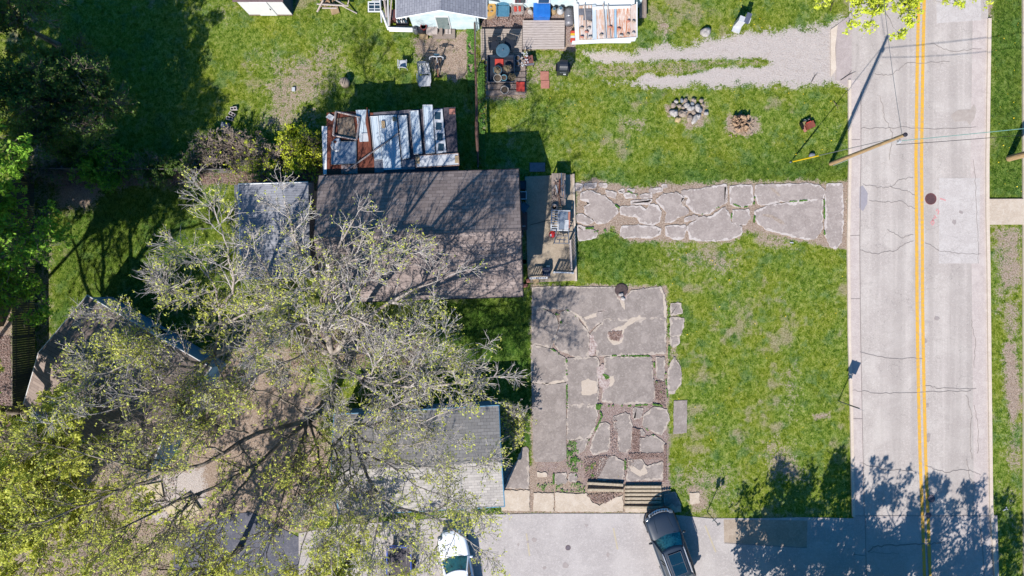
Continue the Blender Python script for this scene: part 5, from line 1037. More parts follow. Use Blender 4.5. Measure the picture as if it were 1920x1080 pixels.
for sy in (-1,1): MB().cbox((0,sy*.48,.2),(.3,.06,.4)).build('leg', M_dark, t)
t = thing('scooter', fx(88,600), 'dark child scooter with white parts by the bench under the eave', 'scooter'); MB().cbox((0,0,.1),(.12,.6,.03)).build('deck', M_black, t); MB().tube([(0,.3,.1),(0,.25,.75)], .02, 6).build('stem', M_steel, t); MB().tube([(-.18,.25,.75),(.18,.25,.75)], .022, 6).build('handlebar', M_whp, t)
for sy in (-1,1): MB().lathe([(.07,-.015),(.07,.015)], (0,sy*.32,.07), 12, Matrix.Rotation(R(90),4,'Y')).build('wheel', M_whp, t)
t = thing('garden_pot', fx(103,858), 'dark pot with a green rim under the eave near the bottom of the stoop', 'plant pot'); MB().lathe([(.12,0),(.17,.28),(.19,.28),(.15,.26),(.11,.04)], n=18, cap=False).build('pot', mat('green_rim',C(60,120,80),C(40,90,60),5), t); MB().lathe([(.01,.18),(.14,.18)], n=14).build('soil', M_soil, t)
b = MB(); pts = [fx(150,550,.135)]; [pts.append(fx(150+190*k/8, 550-48*k/8+random.uniform(-3,3), .135)) for k in range(1,9)]
o = fx(150,550,.135); tag(MB().tube([p-o for p in pts], .014, 5).build('cord', M_black, None, loc=o), 'thin dark cord lying across the stoop', 'cord')
for x, y, w, h_, l in ((135,1018,.22,.26,'pinkish brick at the bottom left corner of the stoop'),(202,1022,.34,.3,'tan block below the white slotted panel'),(110,1062,.3,.2,'pink brick on the ground by the house corner')):
    tag(MB().cbox((0,0,.1),(w,h_,.2),.2).build('brick', M_terra if 'pink' in l else M_tanw, None, loc=fx(x,y,.0)), l, 'brick')

# ---------------- fences ----------------
M_fw = mat('fence_board', C(124,114,104), C(90,82,76), 4, .85, stretch=(5,5,.7))
def fence(a, b_, h, label, m, bw=.14, posts=2.4, thick=.025):
    A, B = Vector(a), Vector(b_); L = (B-A).length; rz = math.atan2(B.y-A.y, B.x-A.x); t = thing('board_fence', A, label, 'fence', rz=rz); g = MB(); n = int(L/bw)
    for k in range(n): g.cbox((L*(k+.5)/n,0,h/2+random.uniform(-.012,.012)),(L/n*.93,thick,h),0,R(random.uniform(-.5,.5)))
    g.build('boards', m, t); MB().cbox((L/2,.045,h*.25),(L,.05,.09)).cbox((L/2,.045,h*.8),(L,.05,.09)).build('rails', m, t)
    for k in range(int(L/posts)+1): MB().cbox((min(k*posts,L),.1,h/2+.02),(.09,.09,h+.04)).build('post', m, t)
    return t
fence(P(66,772,0), P(64,312,0), 1.95, 'tall grey plank fence running up the left side of the picture', M_fw)
fence(P(70,322,0), P(445,324,0), 1.3, 'lower weathered fence running right from the corner, half hidden by vines', mat('pale_fence', C(150,146,146), C(116,112,112), 5, stretch=(5,5,.7)))
o = P(893,45,0); t = thing('rail_fence', o, 'wire fence with a brown rusty rail wound in dead vine above the brown house', 'fence')
pts = [P(x,y,1.45)-o for x, y in ((890,42),(890,80),(891,120),(893,165),(893,205),(894,250),(895,285),(896,312))]
MB().tube([p+Vector((random.uniform(-.03,.03),0,0)) for p in pts], [.03,.035,.07,.06,.09,.10,.08,.04], 7).build('top_rail', mat('dead_vine', C(128,96,84), C(92,66,60), 10), t)
for k in (0,2,4,7): p = pts[k]; MB().tube([(p.x,p.y,0),(p.x,p.y,1.5)], .035, 6).build('post', M_galv, t)
g = MB(); [g.tube([(p.x,p.y,z) for p in pts], .010, 3) for z in (.15,.5,.85,1.15)]; g.build('wires', M_galv, t)
# neighbour roof and boards at the far left edge
t = thing('neighbour_shed', P(-40,600,0), 'smooth lavender grey shed roof at the far left edge beyond the plank fence', 'shed'); MB().box(-1.4,1.55,-.4,6.2,0,2.1).build('wall', M_tan, t); MB().box(-1.6,1.75,-.6,6.4,2.12,2.24).build('roof', mat('lavender_metal', C(140,140,176), C(120,122,160), .8, .4, .2), t)
# tan boards & dark drive under the trees
tag(MB().box(-.9,.9,-.7,.7,0,.12).box(-.85,.85,-.65,.65,.122,.15).build('plywood_sheet', mat('plywood', C(222,206,176), C(206,188,156), 3), None, loc=P(345,955,0), rz=R(33)), 'pale plywood sheet lying on the ground under the lower left branches', 'plywood')
tag(MB().box(-.7,.7,-.5,.5,0,.1).build('plywood_sheet', mat('plywood', C(222,206,176)), None, loc=P(285,922,0), rz=R(10)), 'small tan board under the branches by the garage corner', 'board')
sheet('driveway', [(330,1000),(430,965),(470,960),(565,1010),(600,1100),(600,1500),(300,1500),(320,1100)], .012, M_dark_asph)
tag(MB().prism([(-1.1,-.35),(.9,.3),(1.0,.5),(-.9,-.05)], .0, .05).build('door_panel', M_white, None, loc=P(306,852,0)), 'white panel lying at the lower corner of the blue garage', 'panel')

# ---------------- vehicles ----------------
def car_paint(name, c):
    m, t = newmat(name); t.finish(c, .5, None, metal=.0, spec=.3, coat=.45); t.n['Principled BSDF'].inputs['Coat Roughness'].default_value = .05; return m
M_cglass = mat('tinted_glass', C(36,70,84,.35), C(24,50,64,.35), 1.2, .05, bump=0, spec=.9)
M_wind = mat('windscreen_glass', C(70,140,146,.45), C(28,60,74,.4), 1.1, .06, bump=0, spec=.9, contrast=.08)
M_tyre = mat('tyre_rubber', C(40,40,44), C(30,30,34), 8, .8); M_chrome = mat('chrome', C(226,228,232,.6), C(206,210,218,.6), 4, .25, .45, bump=0)
M_lamp = mat('headlamp', C(120,128,136), C(80,90,100), 9, .1, spec=.9)
def car(name, label, cat, loc, rz, paint, L, Wd, suv=True):
    t = thing(name, loc, label, cat, rz=rz); h = L/2; w = Wd/2
    if suv: st = [(h,.62,.50,.78),(h-.06,.80,.46,.90),(h-.22,.92,.40,1.02),(h-.55,.985,.34,1.10),(h-1.1,1,.32,1.14),(h-1.45,1,.32,1.16),(0,1,.32,1.10),(-h+1.2,1,.32,1.10),(-h+.5,.985,.34,1.12),(-h+.16,.95,.42,1.10),(-h,.86,.50,1.0)]
    else: st = [(h,.50,.42,.60),(h-.07,.72,.36,.70),(h-.25,.88,.30,.78),(h-.6,.975,.26,.86),(h-1.1,1,.24,.93),(h-1.5,1,.24,.97),(0,1,.24,.95),(-h+1.2,1,.24,.98),(-h+.5,.98,.28,.98),(-h+.16,.93,.36,.94),(-h,.80,.42,.85)]
    vs = []; fs = []; m_ = 11
    for y, k, zb, zt in st:
        W_ = w*k; dz = zt-zb
        half = [(W_*.90,zb),(W_*.99,zb+dz*.25),(W_,zb+dz*.55),(W_*.965,zb+dz*.84),(W_*.80,zb+dz*.975)]
        ring = [(x,z) for x, z in half] + [(0,zt+.02)] + [(-x,z) for x, z in half[::-1]]
        # bow of the bumpers seen from above
        for x, z in ring: vs.append((x, y - (abs(x)/w)**2*.22*(1 if y > h-.3 else (-.7 if y < -h+.2 else 0)), z))
    for i in range(len(st)-1):
        for k in range(m_-1): fs.append((i*m_+k, i*m_+k+1, (i+1)*m_+k+1, (i+1)*m_+k))
        fs.append((i*m_+m_-1, i*m_, (i+1)*m_, (i+1)*m_+m_-1))
    fs += [tuple(range(m_)), tuple((len(st)-1)*m_+k for k in range(m_))[::-1]]
    body = MB().add(vs, fs).build('body', paint, t, True); sd = body.modifiers.new('s','SUBSURF'); sd.levels = sd.render_levels = 2
    zs = 1.08 if suv else .93; zr = 1.70 if suv else 1.42
    # greenhouse: base corners and roof corners (y front -> back)
    yb0, yt0 = (h-1.42, h-2.05) if suv else (h-1.45, h-2.2)
    yt1, yb1 = (-h+.75, -h+.22) if suv else (-h+1.55, -h+.85)
    bw, tw = w*.90, w*.70
    def row(y, wid, z, bow): return [(-wid, y-bow, z), (-wid*.5, y-bow*.25, z), (0, y, z+.01), (wid*.5, y-bow*.25, z), (wid, y-bow, z)]
    fb, ft = row(yb0, bw, zs, .24), row(yt0, tw, zr-.03, .16); rb, rt = row(yb1, bw*.92, zs, -.10), row(yt1, tw*.95, zr-.06, -.06)
    def band(a, b_): return MB().add(a+b_, [(k, k+1, 6+k, 5+k) for k in range(4)])
    band(fb, ft).build('windscreen', M_wind, t, True); band(rt, rb).build('rear_window', M_cglass, t, True)
    for s_ in (0, 4):
        A, B, Cc, D = fb[s_], ft[s_], rt[s_], rb[s_]; MB().add([A, B, Cc, D], [(0,1,2,3)]).build('side_window', M_cglass, t)
        MB().tube([Vector(A)+Vector((0,0,0)), B], .045, 6).tube([B, Cc], .035, 6).tube([Cc, D], .05, 6).build('pillar', paint, t)
        mx_, my = (A[0]+B[0])/2, 0
        for q in ((.42,.5) if suv else (.5,)): pa = Vector(A).lerp(Vector(D), q); pb = Vector(B).lerp(Vector(Cc), q); MB().tube([pa, pb], .03, 5).build('pillar', M_blackm, t)
    n = 10; vs = []; fs = []
    for j in range(n+1):
        u = j/n; y0 = yt0*(1-u)+yt1*u; ww = tw*(1-.05*u)+.01; z = zr + .035*math.sin(math.pi*min(1,u*1.0)) - .02*u
        for i in range(9):
            x = -1+2*i/8; bow = .16*(1-u)+(-.06)*u; vs.append((x*ww, y0-bow*x*x, z+.02*(1-x*x)-.03))
    for j in range(n):
        for i in range(8): fs.append((j*9+i, j*9+i+1, (j+1)*9+i+1, (j+1)*9+i))
    roof = MB().add(vs, fs).build('roof', paint, t, True); so_ = roof.modifiers.new('t','SOLIDIFY'); so_.thickness = .04; so_.offset = 1
    if suv:
        g = MB(); ys0, ys1 = yt0-.42, yt0-1.75; X_ = .40; zz = zr+.065
        MB().box(-X_, X_, ys1, ys0, zz-.03, zz).build('sunroof', M_cglass, t)
        for a, b_ in (((-X_,ys0),(X_,ys0)),((X_,ys0),(X_,ys1)),((X_,ys1),(-X_,ys1)),((-X_,ys1),(-X_,ys0)),((-X_,(ys0+ys1)/2),(X_,(ys0+ys1)/2))): g.tube([(a[0],a[1],zz),(b_[0],b_[1],zz)], .012, 4)
        g.build('sunroof_seal', M_dull, t)
        for s_ in (-1,1): MB().tube([(s_*tw*.97,yt0-.25,zr),(s_*tw*.97,yt0-.35,zr+.08),(s_*tw*.95,yt1+.3,zr+.08),(s_*tw*.95,yt1+.2,zr)], .03, 6).build('roof_rail', M_chrome, t)
        for k in range(3): MB().blob((-.2+k*.2, ys1-.12, zr+.09),(.06,.08,.05),k).build('roof_light', M_lamp, t, True)
        gr = MB(); gr.add([(-.62,h-.13,.92),(-.3,h-.01,.95),(0,h+.03,.96),(.3,h-.01,.95),(.62,h-.13,.92),(-.62,h-.27,1.02),(-.3,h-.15,1.06),(0,h-.11,1.07),(.3,h-.15,1.06),(.62,h-.27,1.02)], [(0,1,6,5),(1,2,7,6),(2,3,8,7),(3,4,9,8)]); gg = gr.build('grille', M_chrome, t)
        so_ = gg.modifiers.new('t','SOLIDIFY'); so_.thickness = .04
        for k in range(7): x = -.48+k*.16; yy = h-.07-x*x*.36; MB().cbox((x,yy-.01,1.06),(.11,.15,.05),-x*.7,R(28)).build('grille_slot', M_black, gg)
    else:
        MB().tube([(-.45,h-.12,.62),(0,h-.02,.64),(.45,h-.12,.62)], .04, 5).build('grille', M_dark, t)
    for s_ in (-1,1):
        hl = MB().blob((s_*w*.74, h-.36, (.93 if suv else .74)),(.34,.34,.16),3,8,10,.03).build('headlight', M_lamp, t, True)
        MB().blob((s_*(w+.10), yb0-.28, zs+.04),(.24,.14,.17),4,8,10,.03).build('mirror', paint if not suv else M_black, t, True)
        MB().cbox((s_*w*.88,-h+.12,.9),(.14,.1,.26)).build('tail_light', M_red, t)
        for yy in (h-.95, -h+.95):
            wh = thing('wheel', (s_*(w-.10), yy, .36 if suv else .32), None, None); wh.parent = t; r_ = .37 if suv else .32
            MB().lathe([(r_*.7,-.12),(r_*.96,-.12),(r_,-.08),(r_,.08),(r_*.96,.12),(r_*.7,.12)], n=24, M=Matrix.Rotation(R(90),4,'Y')).build('tyre', M_tyre, wh, True)
            MB().lathe([(r_*.68,-.125),(r_*.68,.125)], n=18, M=Matrix.Rotation(R(90),4,'Y')).build('rim', M_chrome, wh)
        MB().tube([(s_*(w+.005),h-1.7,.78),(s_*(w+.005),-h+.8,.80)], .012, 4).build('side_trim', M_chrome if suv else M_dull, t)
    for q in (-.35,.15): MB().tube([(q*bw*1.6,yb0-.02,zs+.03),(q*bw*1.6+.45*bw,yb0-.10,zs+.07)], .012, 4).build('wiper', M_black, t)
    for q in (-.22,.22): MB().tube([(q*1.9,h-.45,(1.10 if suv else .86)),(q*2.3,yb0+.15,(1.19 if suv else 1.0))], .008, 4).build('hood_crease', paint, t)
    return t
car('parked_suv', 'black sport utility car with sunroof and chrome roof rails, nosed up to the timber beams', 'car', P(1251,1016,.016), R(20), car_paint('black_paint', (.004,.012,.026,1)), 4.85, 1.96)
car('parked_sedan', 'white sedan parked beside the grey house, half under the branches', 'car', P(859,1056,.016), R(11), car_paint('white_car_paint', (.62,.64,.68,1)), 4.7, 1.84, False)
t = thing('utility_trailer', P(752,1046,.016), 'open trailer with a bright blue tube frame under the branches, left of the white sedan', 'trailer', rz=R(-1))
M_bl = mat('bright_blue_tube', C(30,104,220), C(24,84,196), 6, .4)
MB().box(-.68,.68,-1.2,.9,.45,.5).build('bed', M_char, t)
for a, b_ in (((-.74,.98),(.74,.98)),((.74,.98),(.74,-1.2)),((-.74,.98),(-.74,-1.2))): MB().tube([(*a,.85),(*b_,.85)], .035, 6).tube([(*a,.6),(*b_,.6)], .02, 6).build('rail', M_bl, t)
for sx in (-1,1):
    for y in (.95,0,-1.1): MB().tube([(sx*.74,y,.45),(sx*.74,y,.85)], .025, 6).build('upright', M_bl, t)
    MB().lathe([(.26,-.09),(.3,0),(.26,.09)], (sx*.86,-.2,.3), 18, Matrix.Rotation(R(90),4,'Y')).build('wheel', M_tyre, t)
MB().tube([(-.5,.9,.45),(0,1.9,.42),(.5,.9,.45)], .035, 6).build('drawbar', M_blackm, t)
# ---------------- trees: batches of tapered tubes grown with numpy ----------------
def norm(v): return v/np.maximum(np.linalg.norm(v, axis=-1, keepdims=True), 1e-9)
def tubes(Pt, Rd, n):            # Pt (N,K,3), Rd (N,K) -> verts, quads
    N, K, _ = Pt.shape; T = np.empty_like(Pt); T[:,1:-1] = Pt[:,2:]-Pt[:,:-2]; T[:,0] = Pt[:,1]-Pt[:,0]; T[:,-1] = Pt[:,-1]-Pt[:,-2]; T = norm(T)
    ref = np.zeros_like(T); ref[...,2] = 1; flat = np.abs(T[:,:1,2:]) > .9; ref = np.where(flat, np.array([1.,0,0]), ref)
    A = norm(np.cross(T, ref)); B = np.cross(T, A); th = np.arange(n)*2*math.pi/n
    V = Pt[:,:,None,:] + Rd[:,:,None,None]*(A[:,:,None,:]*np.cos(th)[None,None,:,None] + B[:,:,None,:]*np.sin(th)[None,None,:,None])
    i = np.arange(N)[:,None,None]*K*n; k = np.arange(K-1)[None,:,None]*n; j = np.arange(n)[None,None,:]; j2 = (j+1) % n
    F = np.stack([i+k+j, i+k+j2, i+k+n+j2, i+k+n+j], -1).reshape(-1,4); return V.reshape(-1,3), F
def grow(r, S0, D, L, r0, r1, K, wob, up):
    N = len(S0); P_ = np.empty((N,K,3)); P_[:,0] = S0; d = norm(D); st = (L/(K-1))[:,None]
    for k in range(1, K):
        d = norm(d + r.normal(0, wob, (N,3)) + np.array([0,0,up])); P_[:,k] = P_[:,k-1] + d*st
    t = np.linspace(0,1,K)[None,:]; return P_, r0[:,None]*(1-t)+r1[:,None]*t
def children(r, P_, Rd, m, tmin, ang, lf, rf, lenp, tp=1.0):
    N, K, _ = P_.shape; t = tmin + (1-tmin)*r.random((N,m))**tp; t[:,0] = 1.0; x = t*(K-1); i = np.minimum(x.astype(int), K-2); f = (x-i)[...,None]; rows = np.arange(N)[:,None]
    S = P_[rows,i]*(1-f)+P_[rows,i+1]*f; T = norm(P_[rows,i+1]-P_[rows,i]); rr = Rd[rows,i]*(1-f[...,0])+Rd[rows,i+1]*f[...,0]
    q = norm(np.cross(T, norm(r.normal(0,1,(N,m,3))))); a = r.normal(ang, .22, (N,m)); a[:,0] *= .3
    D = T*np.cos(a)[...,None] + q*np.sin(a)[...,None]; L = lenp[:,None]*lf*(1.15-.6*t)*r.uniform(.6,1.3,(N,m))
    return S.reshape(-1,3), D.reshape(-1,3), L.ravel(), (rr*rf).ravel()
def leafquads(r, C_, s, n):      # n random quads round each centre
    C2 = np.repeat(C_, n, 0) + r.normal(0, s*.75, (len(C_)*n,3)); N = len(C2); a = norm(r.normal(0,1,(N,3))); b = norm(np.cross(a, norm(r.normal(0,1,(N,3)))))
    w = s*r.uniform(.5,1.1,(N,1)); l = s*r.uniform(.8,1.5,(N,1)); V = np.stack([C2-a*l, C2+b*w*.7, C2+a*l, C2-b*w*.7], 1).reshape(-1,3); return V, np.arange(4*N).reshape(-1,4)
def barkmat(name, c1, c2, c3):
    m, t = newmat(name); co = t.coord(); n = t.noise(co, 1.6, 5, .7); g = t.noise(t.coord((1,1,.4)), 26, 4, .8)
    col = t.mix(t.sm(n, .38, .62), c1, c2); col = t.mix(t.math('MULTIPLY', t.sm(g, .45, .7), .5), col, c3); t.finish(col, .9, g, .8, .03, 0, .15); return m
M_bark = barkmat('grey_bark', C(210,200,192), C(236,228,222), C(160,148,138))
M_barkm = barkmat('limb_bark', C(168,156,146), C(204,194,184), C(112,100,92))
M_barkd = barkmat('dark_bark', C(130,118,106), C(176,164,150), C(84,74,66))
M_bud = leafmat('spring_buds', [(.3, C(196,204,72,.66)), (.5, C(220,224,100,.72)), (.7, C(238,238,156,.78))], .48, 1.2)
M_leafg = leafmat('fresh_leaves', [(.3, C(176,196,40,.6)), (.5, C(206,218,60,.7)), (.7, C(230,236,110,.75))], .35, 1.0)
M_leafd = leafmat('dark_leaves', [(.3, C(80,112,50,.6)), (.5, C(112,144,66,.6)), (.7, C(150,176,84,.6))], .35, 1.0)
M_leafm = leafmat('mid_leaves', [(.3, C(100,160,50,.6)), (.5, C(146,196,60,.6)), (.7, C(200,222,90,.65))], .35, 1.0)
def resample(W, r0, r1, K):
    seg = [0]; [seg.append(seg[-1]+float(np.linalg.norm(W[i]-W[i-1]))) for i in range(1,len(W))]; seg = np.array(seg); u = np.linspace(0, seg[-1], K)
    # smooth catmull-like by double interpolation
    Pn = np.stack([np.interp(u, seg, W[:,c]) for c in range(3)], 1)
    for _ in range(2): Pn[1:-1] = (Pn[:-2]+2*Pn[1:-1]+Pn[2:])/4
    return Pn, r0*(1-u/seg[-1])**.8 + r1
def make_tree(name, label, cat, base, limbs, seed, bark=None, leaf=None, m2=10, m3=6, m4=4, L2=2.2, L3=1.0, L4=.42, leaf_s=.05, leaf_n=3, leaf_p=.8, trunk_r=.34, tw=.008, ang=.75, up=.06, group=None, trunkpts=None, cut=None, extra=1.0):
    r = np.random.default_rng(seed); bark = bark or M_bark; leaf = leaf or M_bud; base = np.array(base, float)
    t = thing(name, tuple(base), label, cat, group); K = 14; LP = []; LR = []; LL = []
    for Wl, r0, r1 in limbs:
        W = np.array([list(p) for p in Wl], float)-base; p_, rd = resample(W, r0, r1, K)
        jit = r.normal(0, .05, p_.shape); jit[0] = 0; p_ = p_ + jit; LP.append(p_); LR.append(rd); LL.append(np.linalg.norm(np.diff(p_, axis=0), axis=1).sum())
    P1, R1, L1 = np.array(LP), np.array(LR)*.58, np.array(LL); V1, F1 = tubes(P1, R1, 8)
    if trunkpts is None: trunkpts = [base, np.array(list(limbs[0][0][0]))]
    tp = np.array([list(q) for q in trunkpts], float)-base
    if len(tp) == 2: dd = tp[1]-tp[0]; tp = np.array([tp[0], tp[0]+dd*[.12,.12,.3], tp[0]+dd*[.55,.4,.68], tp[1]]); Pt, _ = resample(tp, 1, 1, 8); Rt = trunk_r*.7*np.linspace(1.25,.8,8); Rt[0] *= 1.25; Vt, Ft = tubes(Pt[None], Rt[None], 12)
    lb = M_barkm if bark is M_bark else bark; npmesh('trunk', Vt, Ft, lb, t, True); npmesh('limbs', V1, F1, lb, t, True)
    S_, D_, l_, q_ = children(r, P1, R1, m2, .18, ang, 1, .55, np.minimum(L1*.32, L2)); q_ = np.clip(q_, .016, .055)
    P2, R2 = grow(r, S_, D_, l_, q_, q_*.35+.006, 7, .16, up); V2, F2 = tubes(P2, R2, 5)
    S_, D_, l_, q_ = children(r, P2, R2, m3, .15, ang, 1, .6, np.full(len(P2), L3)); P3, R3 = grow(r, S_, D_, l_, np.clip(q_,.012,.04), np.full(len(S_), tw*1.1), 5, .2, up); V3, F3 = tubes(P3, R3, 4)
    S_, D_, l_, q_ = children(r, P3, R3, m4, .2, ang*.9, 1, .6, np.full(len(P3), L4)); P4, R4 = grow(r, S_, D_, l_, np.full(len(S_), tw*1.2), np.full(len(S_), tw*.6), 3, .22, up); V4, F4 = tubes(P4, R4, 3)
    V = [V2, V3, V4]; Fq = [F2, F3+len(V2), F4+len(V2)+len(V3)]
    npmesh('twigs', np.concatenate(V), np.concatenate(Fq), bark, t)
    E = np.concatenate([P4[:,-1], P4[:,1][r.random(len(P4)) < .4], P3[:,-1], P3[:,3][r.random(len(P3)) < .5]])
    # buds gather in clumps: some sprays leaf out earlier
    cl = fbm(E[:,0], E[:,1]+E[:,2]*.7, .9, 3, seed); E = E[r.random(len(E)) < leaf_p*np.clip(.35+(cl-.42)*4, .25, 1.3)]
    if len(E): Vl, Fl = leafquads(r, E, leaf_s, leaf_n); npmesh('leaves', Vl, Fl, leaf, t)
    return t
def at(px, py, z): p = P(px,py,z); return Vector((p.x,p.y,0))
def LB(*pts): return [P(*p) for p in pts]
fA = (625,665,4.2)
make_tree('bare_maple_tree', 'large budding tree whose pale limbs spread right over the grass between the two houses', 'tree', P(662,646,0),
 [(LB(fA,(655,700,6),(675,712,7.5),(720,724,8.5),(790,724,9.5),(870,718,10),(940,706,10.5)), .22,.03), (LB((675,712,7.5),(705,735,8),(745,762,8.5),(800,805,9)), .12,.02),
  (LB((675,712,7.5),(705,688,8.5),(722,655,9.5),(760,620,10),(800,590,10.5)), .11,.02), (LB(fA,(575,640,6),(600,618,8),(640,590,9),(668,560,10),(690,515,11)), .30,.02),
  (LB((640,590,9),(690,605,9.5),(730,640,10),(775,642,10.5),(822,630,11)), .11,.02), (LB(fA,(600,600,6.5),(610,550,8),(615,500,9),(640,450,10),(668,405,10.5)), .34,.03),
  (LB((610,550,8),(590,510,9),(560,470,10),(545,420,11),(530,362,11.5)), .22,.02), (LB((615,500,9),(660,490,10),(720,470,10.5),(775,470,11)), .11,.02),
  (LB(fA,(555,575,6.5),(525,540,8),(500,510,9.5),(475,465,10.5)), .14,.02), (LB(fA,(660,620,7),(720,570,9),(770,545,10),(835,520,10.5)), .28,.02),
  (LB((720,724,8.5),(780,690,9),(840,670,9.5),(900,650,10)), .09,.02), (LB(fA,(640,700,6),(620,740,8),(640,780,9)), .10,.02), (LB(fA,(690,660,6.5),(740,690,8.5),(820,700,9.5),(880,690,10)), .11,.02), (LB(fA,(590,650,6),(540,680,8),(480,700,9),(440,740,9.5)), .11,.02), (LB((600,618,8),(560,600,9),(520,640,9.5),(480,660,10)), .09,.02)], 11, m2=16, m3=10, m4=4, L2=2.1, L3=1.0, leaf_n=2, leaf_p=.42, leaf_s=.05, tw=.009, trunk_r=.42)
fB = (400,665,4)
make_tree('bare_maple_tree', 'budding tree beside the blue garage, its fork showing against the garage wall', 'tree', P(448,648,0),
 [(LB(fB,(412,620,6),(415,575,7.5),(405,540,9),(380,500,10),(345,465,10.5)), .17,.02), (LB(fB,(372,688,6),(340,660,7.5),(300,640,8.5),(255,612,9),(195,590,10)), .16,.02),
  (LB((372,688,6),(290,690,7.5),(230,680,9),(170,665,10)), .10,.02), (LB((372,688,6),(365,730,7.5),(350,770,8.5),(330,800,9.5)), .10,.02), (LB((412,620,6),(450,588,7.5),(500,575,8.5),(530,560,9),(560,520,10)), .11,.02),
  (LB((415,575,7.5),(440,540,9),(430,480,10),(415,420,10.5),(385,365,11)), .12,.02), (LB(fB,(340,720,7),(270,740,9),(200,770,10),(120,790,11)), .12,.02), (LB((405,540,9),(350,560,10),(300,530,11)), .08,.02),
  (LB(fB,(440,640,6),(480,600,8),(500,640,9)), .09,.02), (LB((300,640,8.5),(240,680,9.5),(170,715,10),(110,760,10.5)), .09,.02), (LB(fB,(350,740,7),(300,800,8.5),(240,840,9.5)), .10,.02), (LB(fB,(420,720,7),(400,780,8.5),(360,830,9.5)), .09,.02), (LB((340,660,7.5),(280,650,9),(220,640,10)), .07,.02)], 22, m2=16, m3=9, m4=5, L2=2.1, L3=1.05, leaf_n=2, leaf_p=.62, leaf_s=.055, tw=.009, trunk_r=.30)
fC = (578,788,4)
make_tree('dark_limbed_tree', 'budding tree with heavy dark limbs reaching down to the lower left corner', 'tree', P(612,762,0),
 [(LB(fC,(525,830,6),(488,865,7),(440,895,8),(370,925,8.5),(320,950,9),(250,975,10),(180,1010,11)), .22,.02), (LB(fC,(530,805,5.5),(465,812,7),(420,850,8),(375,882,8.5),(300,893,9),(230,870,10),(150,850,10.5),(85,832,11)), .22,.02),
  (LB((300,893,9),(225,920,9.5),(140,955,10),(70,982,11),(5,1000,11.5)), .12,.02), (LB(fC,(560,850,6.5),(535,920,8),(515,980,9),(500,1060,10)), .13,.02), (LB(fC,(600,860,6),(600,940,8),(570,1010,9),(545,1085,9.5)), .12,.02),
  (LB((488,865,7),(430,940,9),(380,1000,10),(335,1070,11)), .11,.02), (LB((420,850,8),(380,830,9),(320,800,10),(260,790,10.5)), .09,.02), (LB((370,925,8.5),(300,1000,9.5),(240,1060,10.5)), .09,.02), (LB(fC,(540,750,6.5),(480,730,8.5),(420,730,9.5)), .10,.02), (LB(fC,(560,840,6),(570,900,8),(540,960,9),(500,1000,9.5)), .10,.02), (LB(fC,(620,830,6.5),(650,900,8.5),(660,960,9.5)), .09,.02), (LB((465,812,7),(400,800,8.5),(330,760,9.5)), .08,.02)], 33, bark=M_barkd, m2=13, m3=9, m4=5, L2=2.3, L3=1.1, leaf_n=2, leaf_p=.6, leaf_s=.06, tw=.009, trunk_r=.42)
fD = (655,805,5)
make_tree('bare_maple_tree', 'budding tree leaning over the grey house roof with a curved limb toward the white sedan', 'tree', P(690,772,0),
 [(LB(fD,(675,850,6.5),(690,900,7.5),(714,940,8),(745,955,8.5),(795,962,9),(850,985,9.5),(905,1040,10)), .17,.02), (LB((675,850,6.5),(730,868,8),(765,900,8.5),(795,922,9),(835,925,9.5),(858,948,10)), .10,.02),
  (LB((730,868,8),(800,876,9),(870,882,9.5),(915,862,10)), .07,.015), (LB((690,900,7.5),(713,960,8.5),(705,1010,9),(690,1070,10)), .09,.02), (LB(fD,(655,880,7.5),(670,930,8.5),(680,1000,9.5)), .09,.02),
  (LB(fD,(720,790,8),(790,785,9),(850,775,10),(885,750,10.5)), .10,.02), (LB(fD,(620,840,7),(610,900,8.5),(640,980,9.5),(620,1060,10)), .10,.02), (LB((795,962,9),(850,940,9.5),(900,960,10)), .06,.015), (LB(fD,(700,835,7.5),(760,835,9),(840,820,10)), .09,.015), (LB(fD,(690,790,7.5),(730,760,9),(790,740,10)), .08,.015), (LB((655,880,7.5),(610,910,8.5),(570,960,9.5)), .07,.015), (LB((714,940,8),(760,990,9),(800,1040,10)), .08,.015)], 44, m2=13, m3=8, m4=5, L2=2.0, L3=1.0, leaf_n=2, leaf_p=.5, leaf_s=.06, tw=.009, trunk_r=.3, bark=M_bark)

def auto_limbs(base, h, spread, n, seed, zfork=.35, lean=(0,0), flat=1.0):
    r = random.Random(seed); out = []; F0 = Vector(base)+Vector((lean[0]*zfork, lean[1]*zfork, h*zfork))
    for k in range(n):
        a = 6.283*k/n + r.uniform(-.35,.35); q = r.uniform(.75,1.1)*spread*(.35 if k % 3 == 2 else 1); zt = h*(r.uniform(.86,1.0) if k % 3 == 2 else r.uniform(.55,.85)*flat)
        E = Vector(base)+Vector((lean[0]+q*math.cos(a), lean[1]+q*math.sin(a), zt)); M1 = F0.lerp(E,.35)+Vector((0,0,.12*h*r.uniform(.2,1))); M2 = F0.lerp(E,.7)+Vector((r.uniform(-.3,.3),r.uniform(-.3,.3),.08*h))
        out.append(([F0, M1, M2, E], .10*h/8+.02, .02))
    return out
def at(px, py, z): p = P(px,py,z); return Vector((p.x,p.y,0))
def auto_tree(name, label, base, h, spread, n, seed, **kw):
    z = kw.pop('zfork', .35); le = kw.pop('lean', (0,0)); fl = kw.pop('flat', 1.0); return make_tree(name, label, 'tree', base, auto_limbs(base, h, spread, n, seed, z, le, fl), seed, **kw)
def SH(sx, sy, z): return P(960+(sx-13.1*z-960)/(1-z/H), 540+(sy+29.5*z-540)/(1-z/H), z)   # a point at height z whose shadow falls at that spot of the lawn
fS = SH(200,610,4.5)
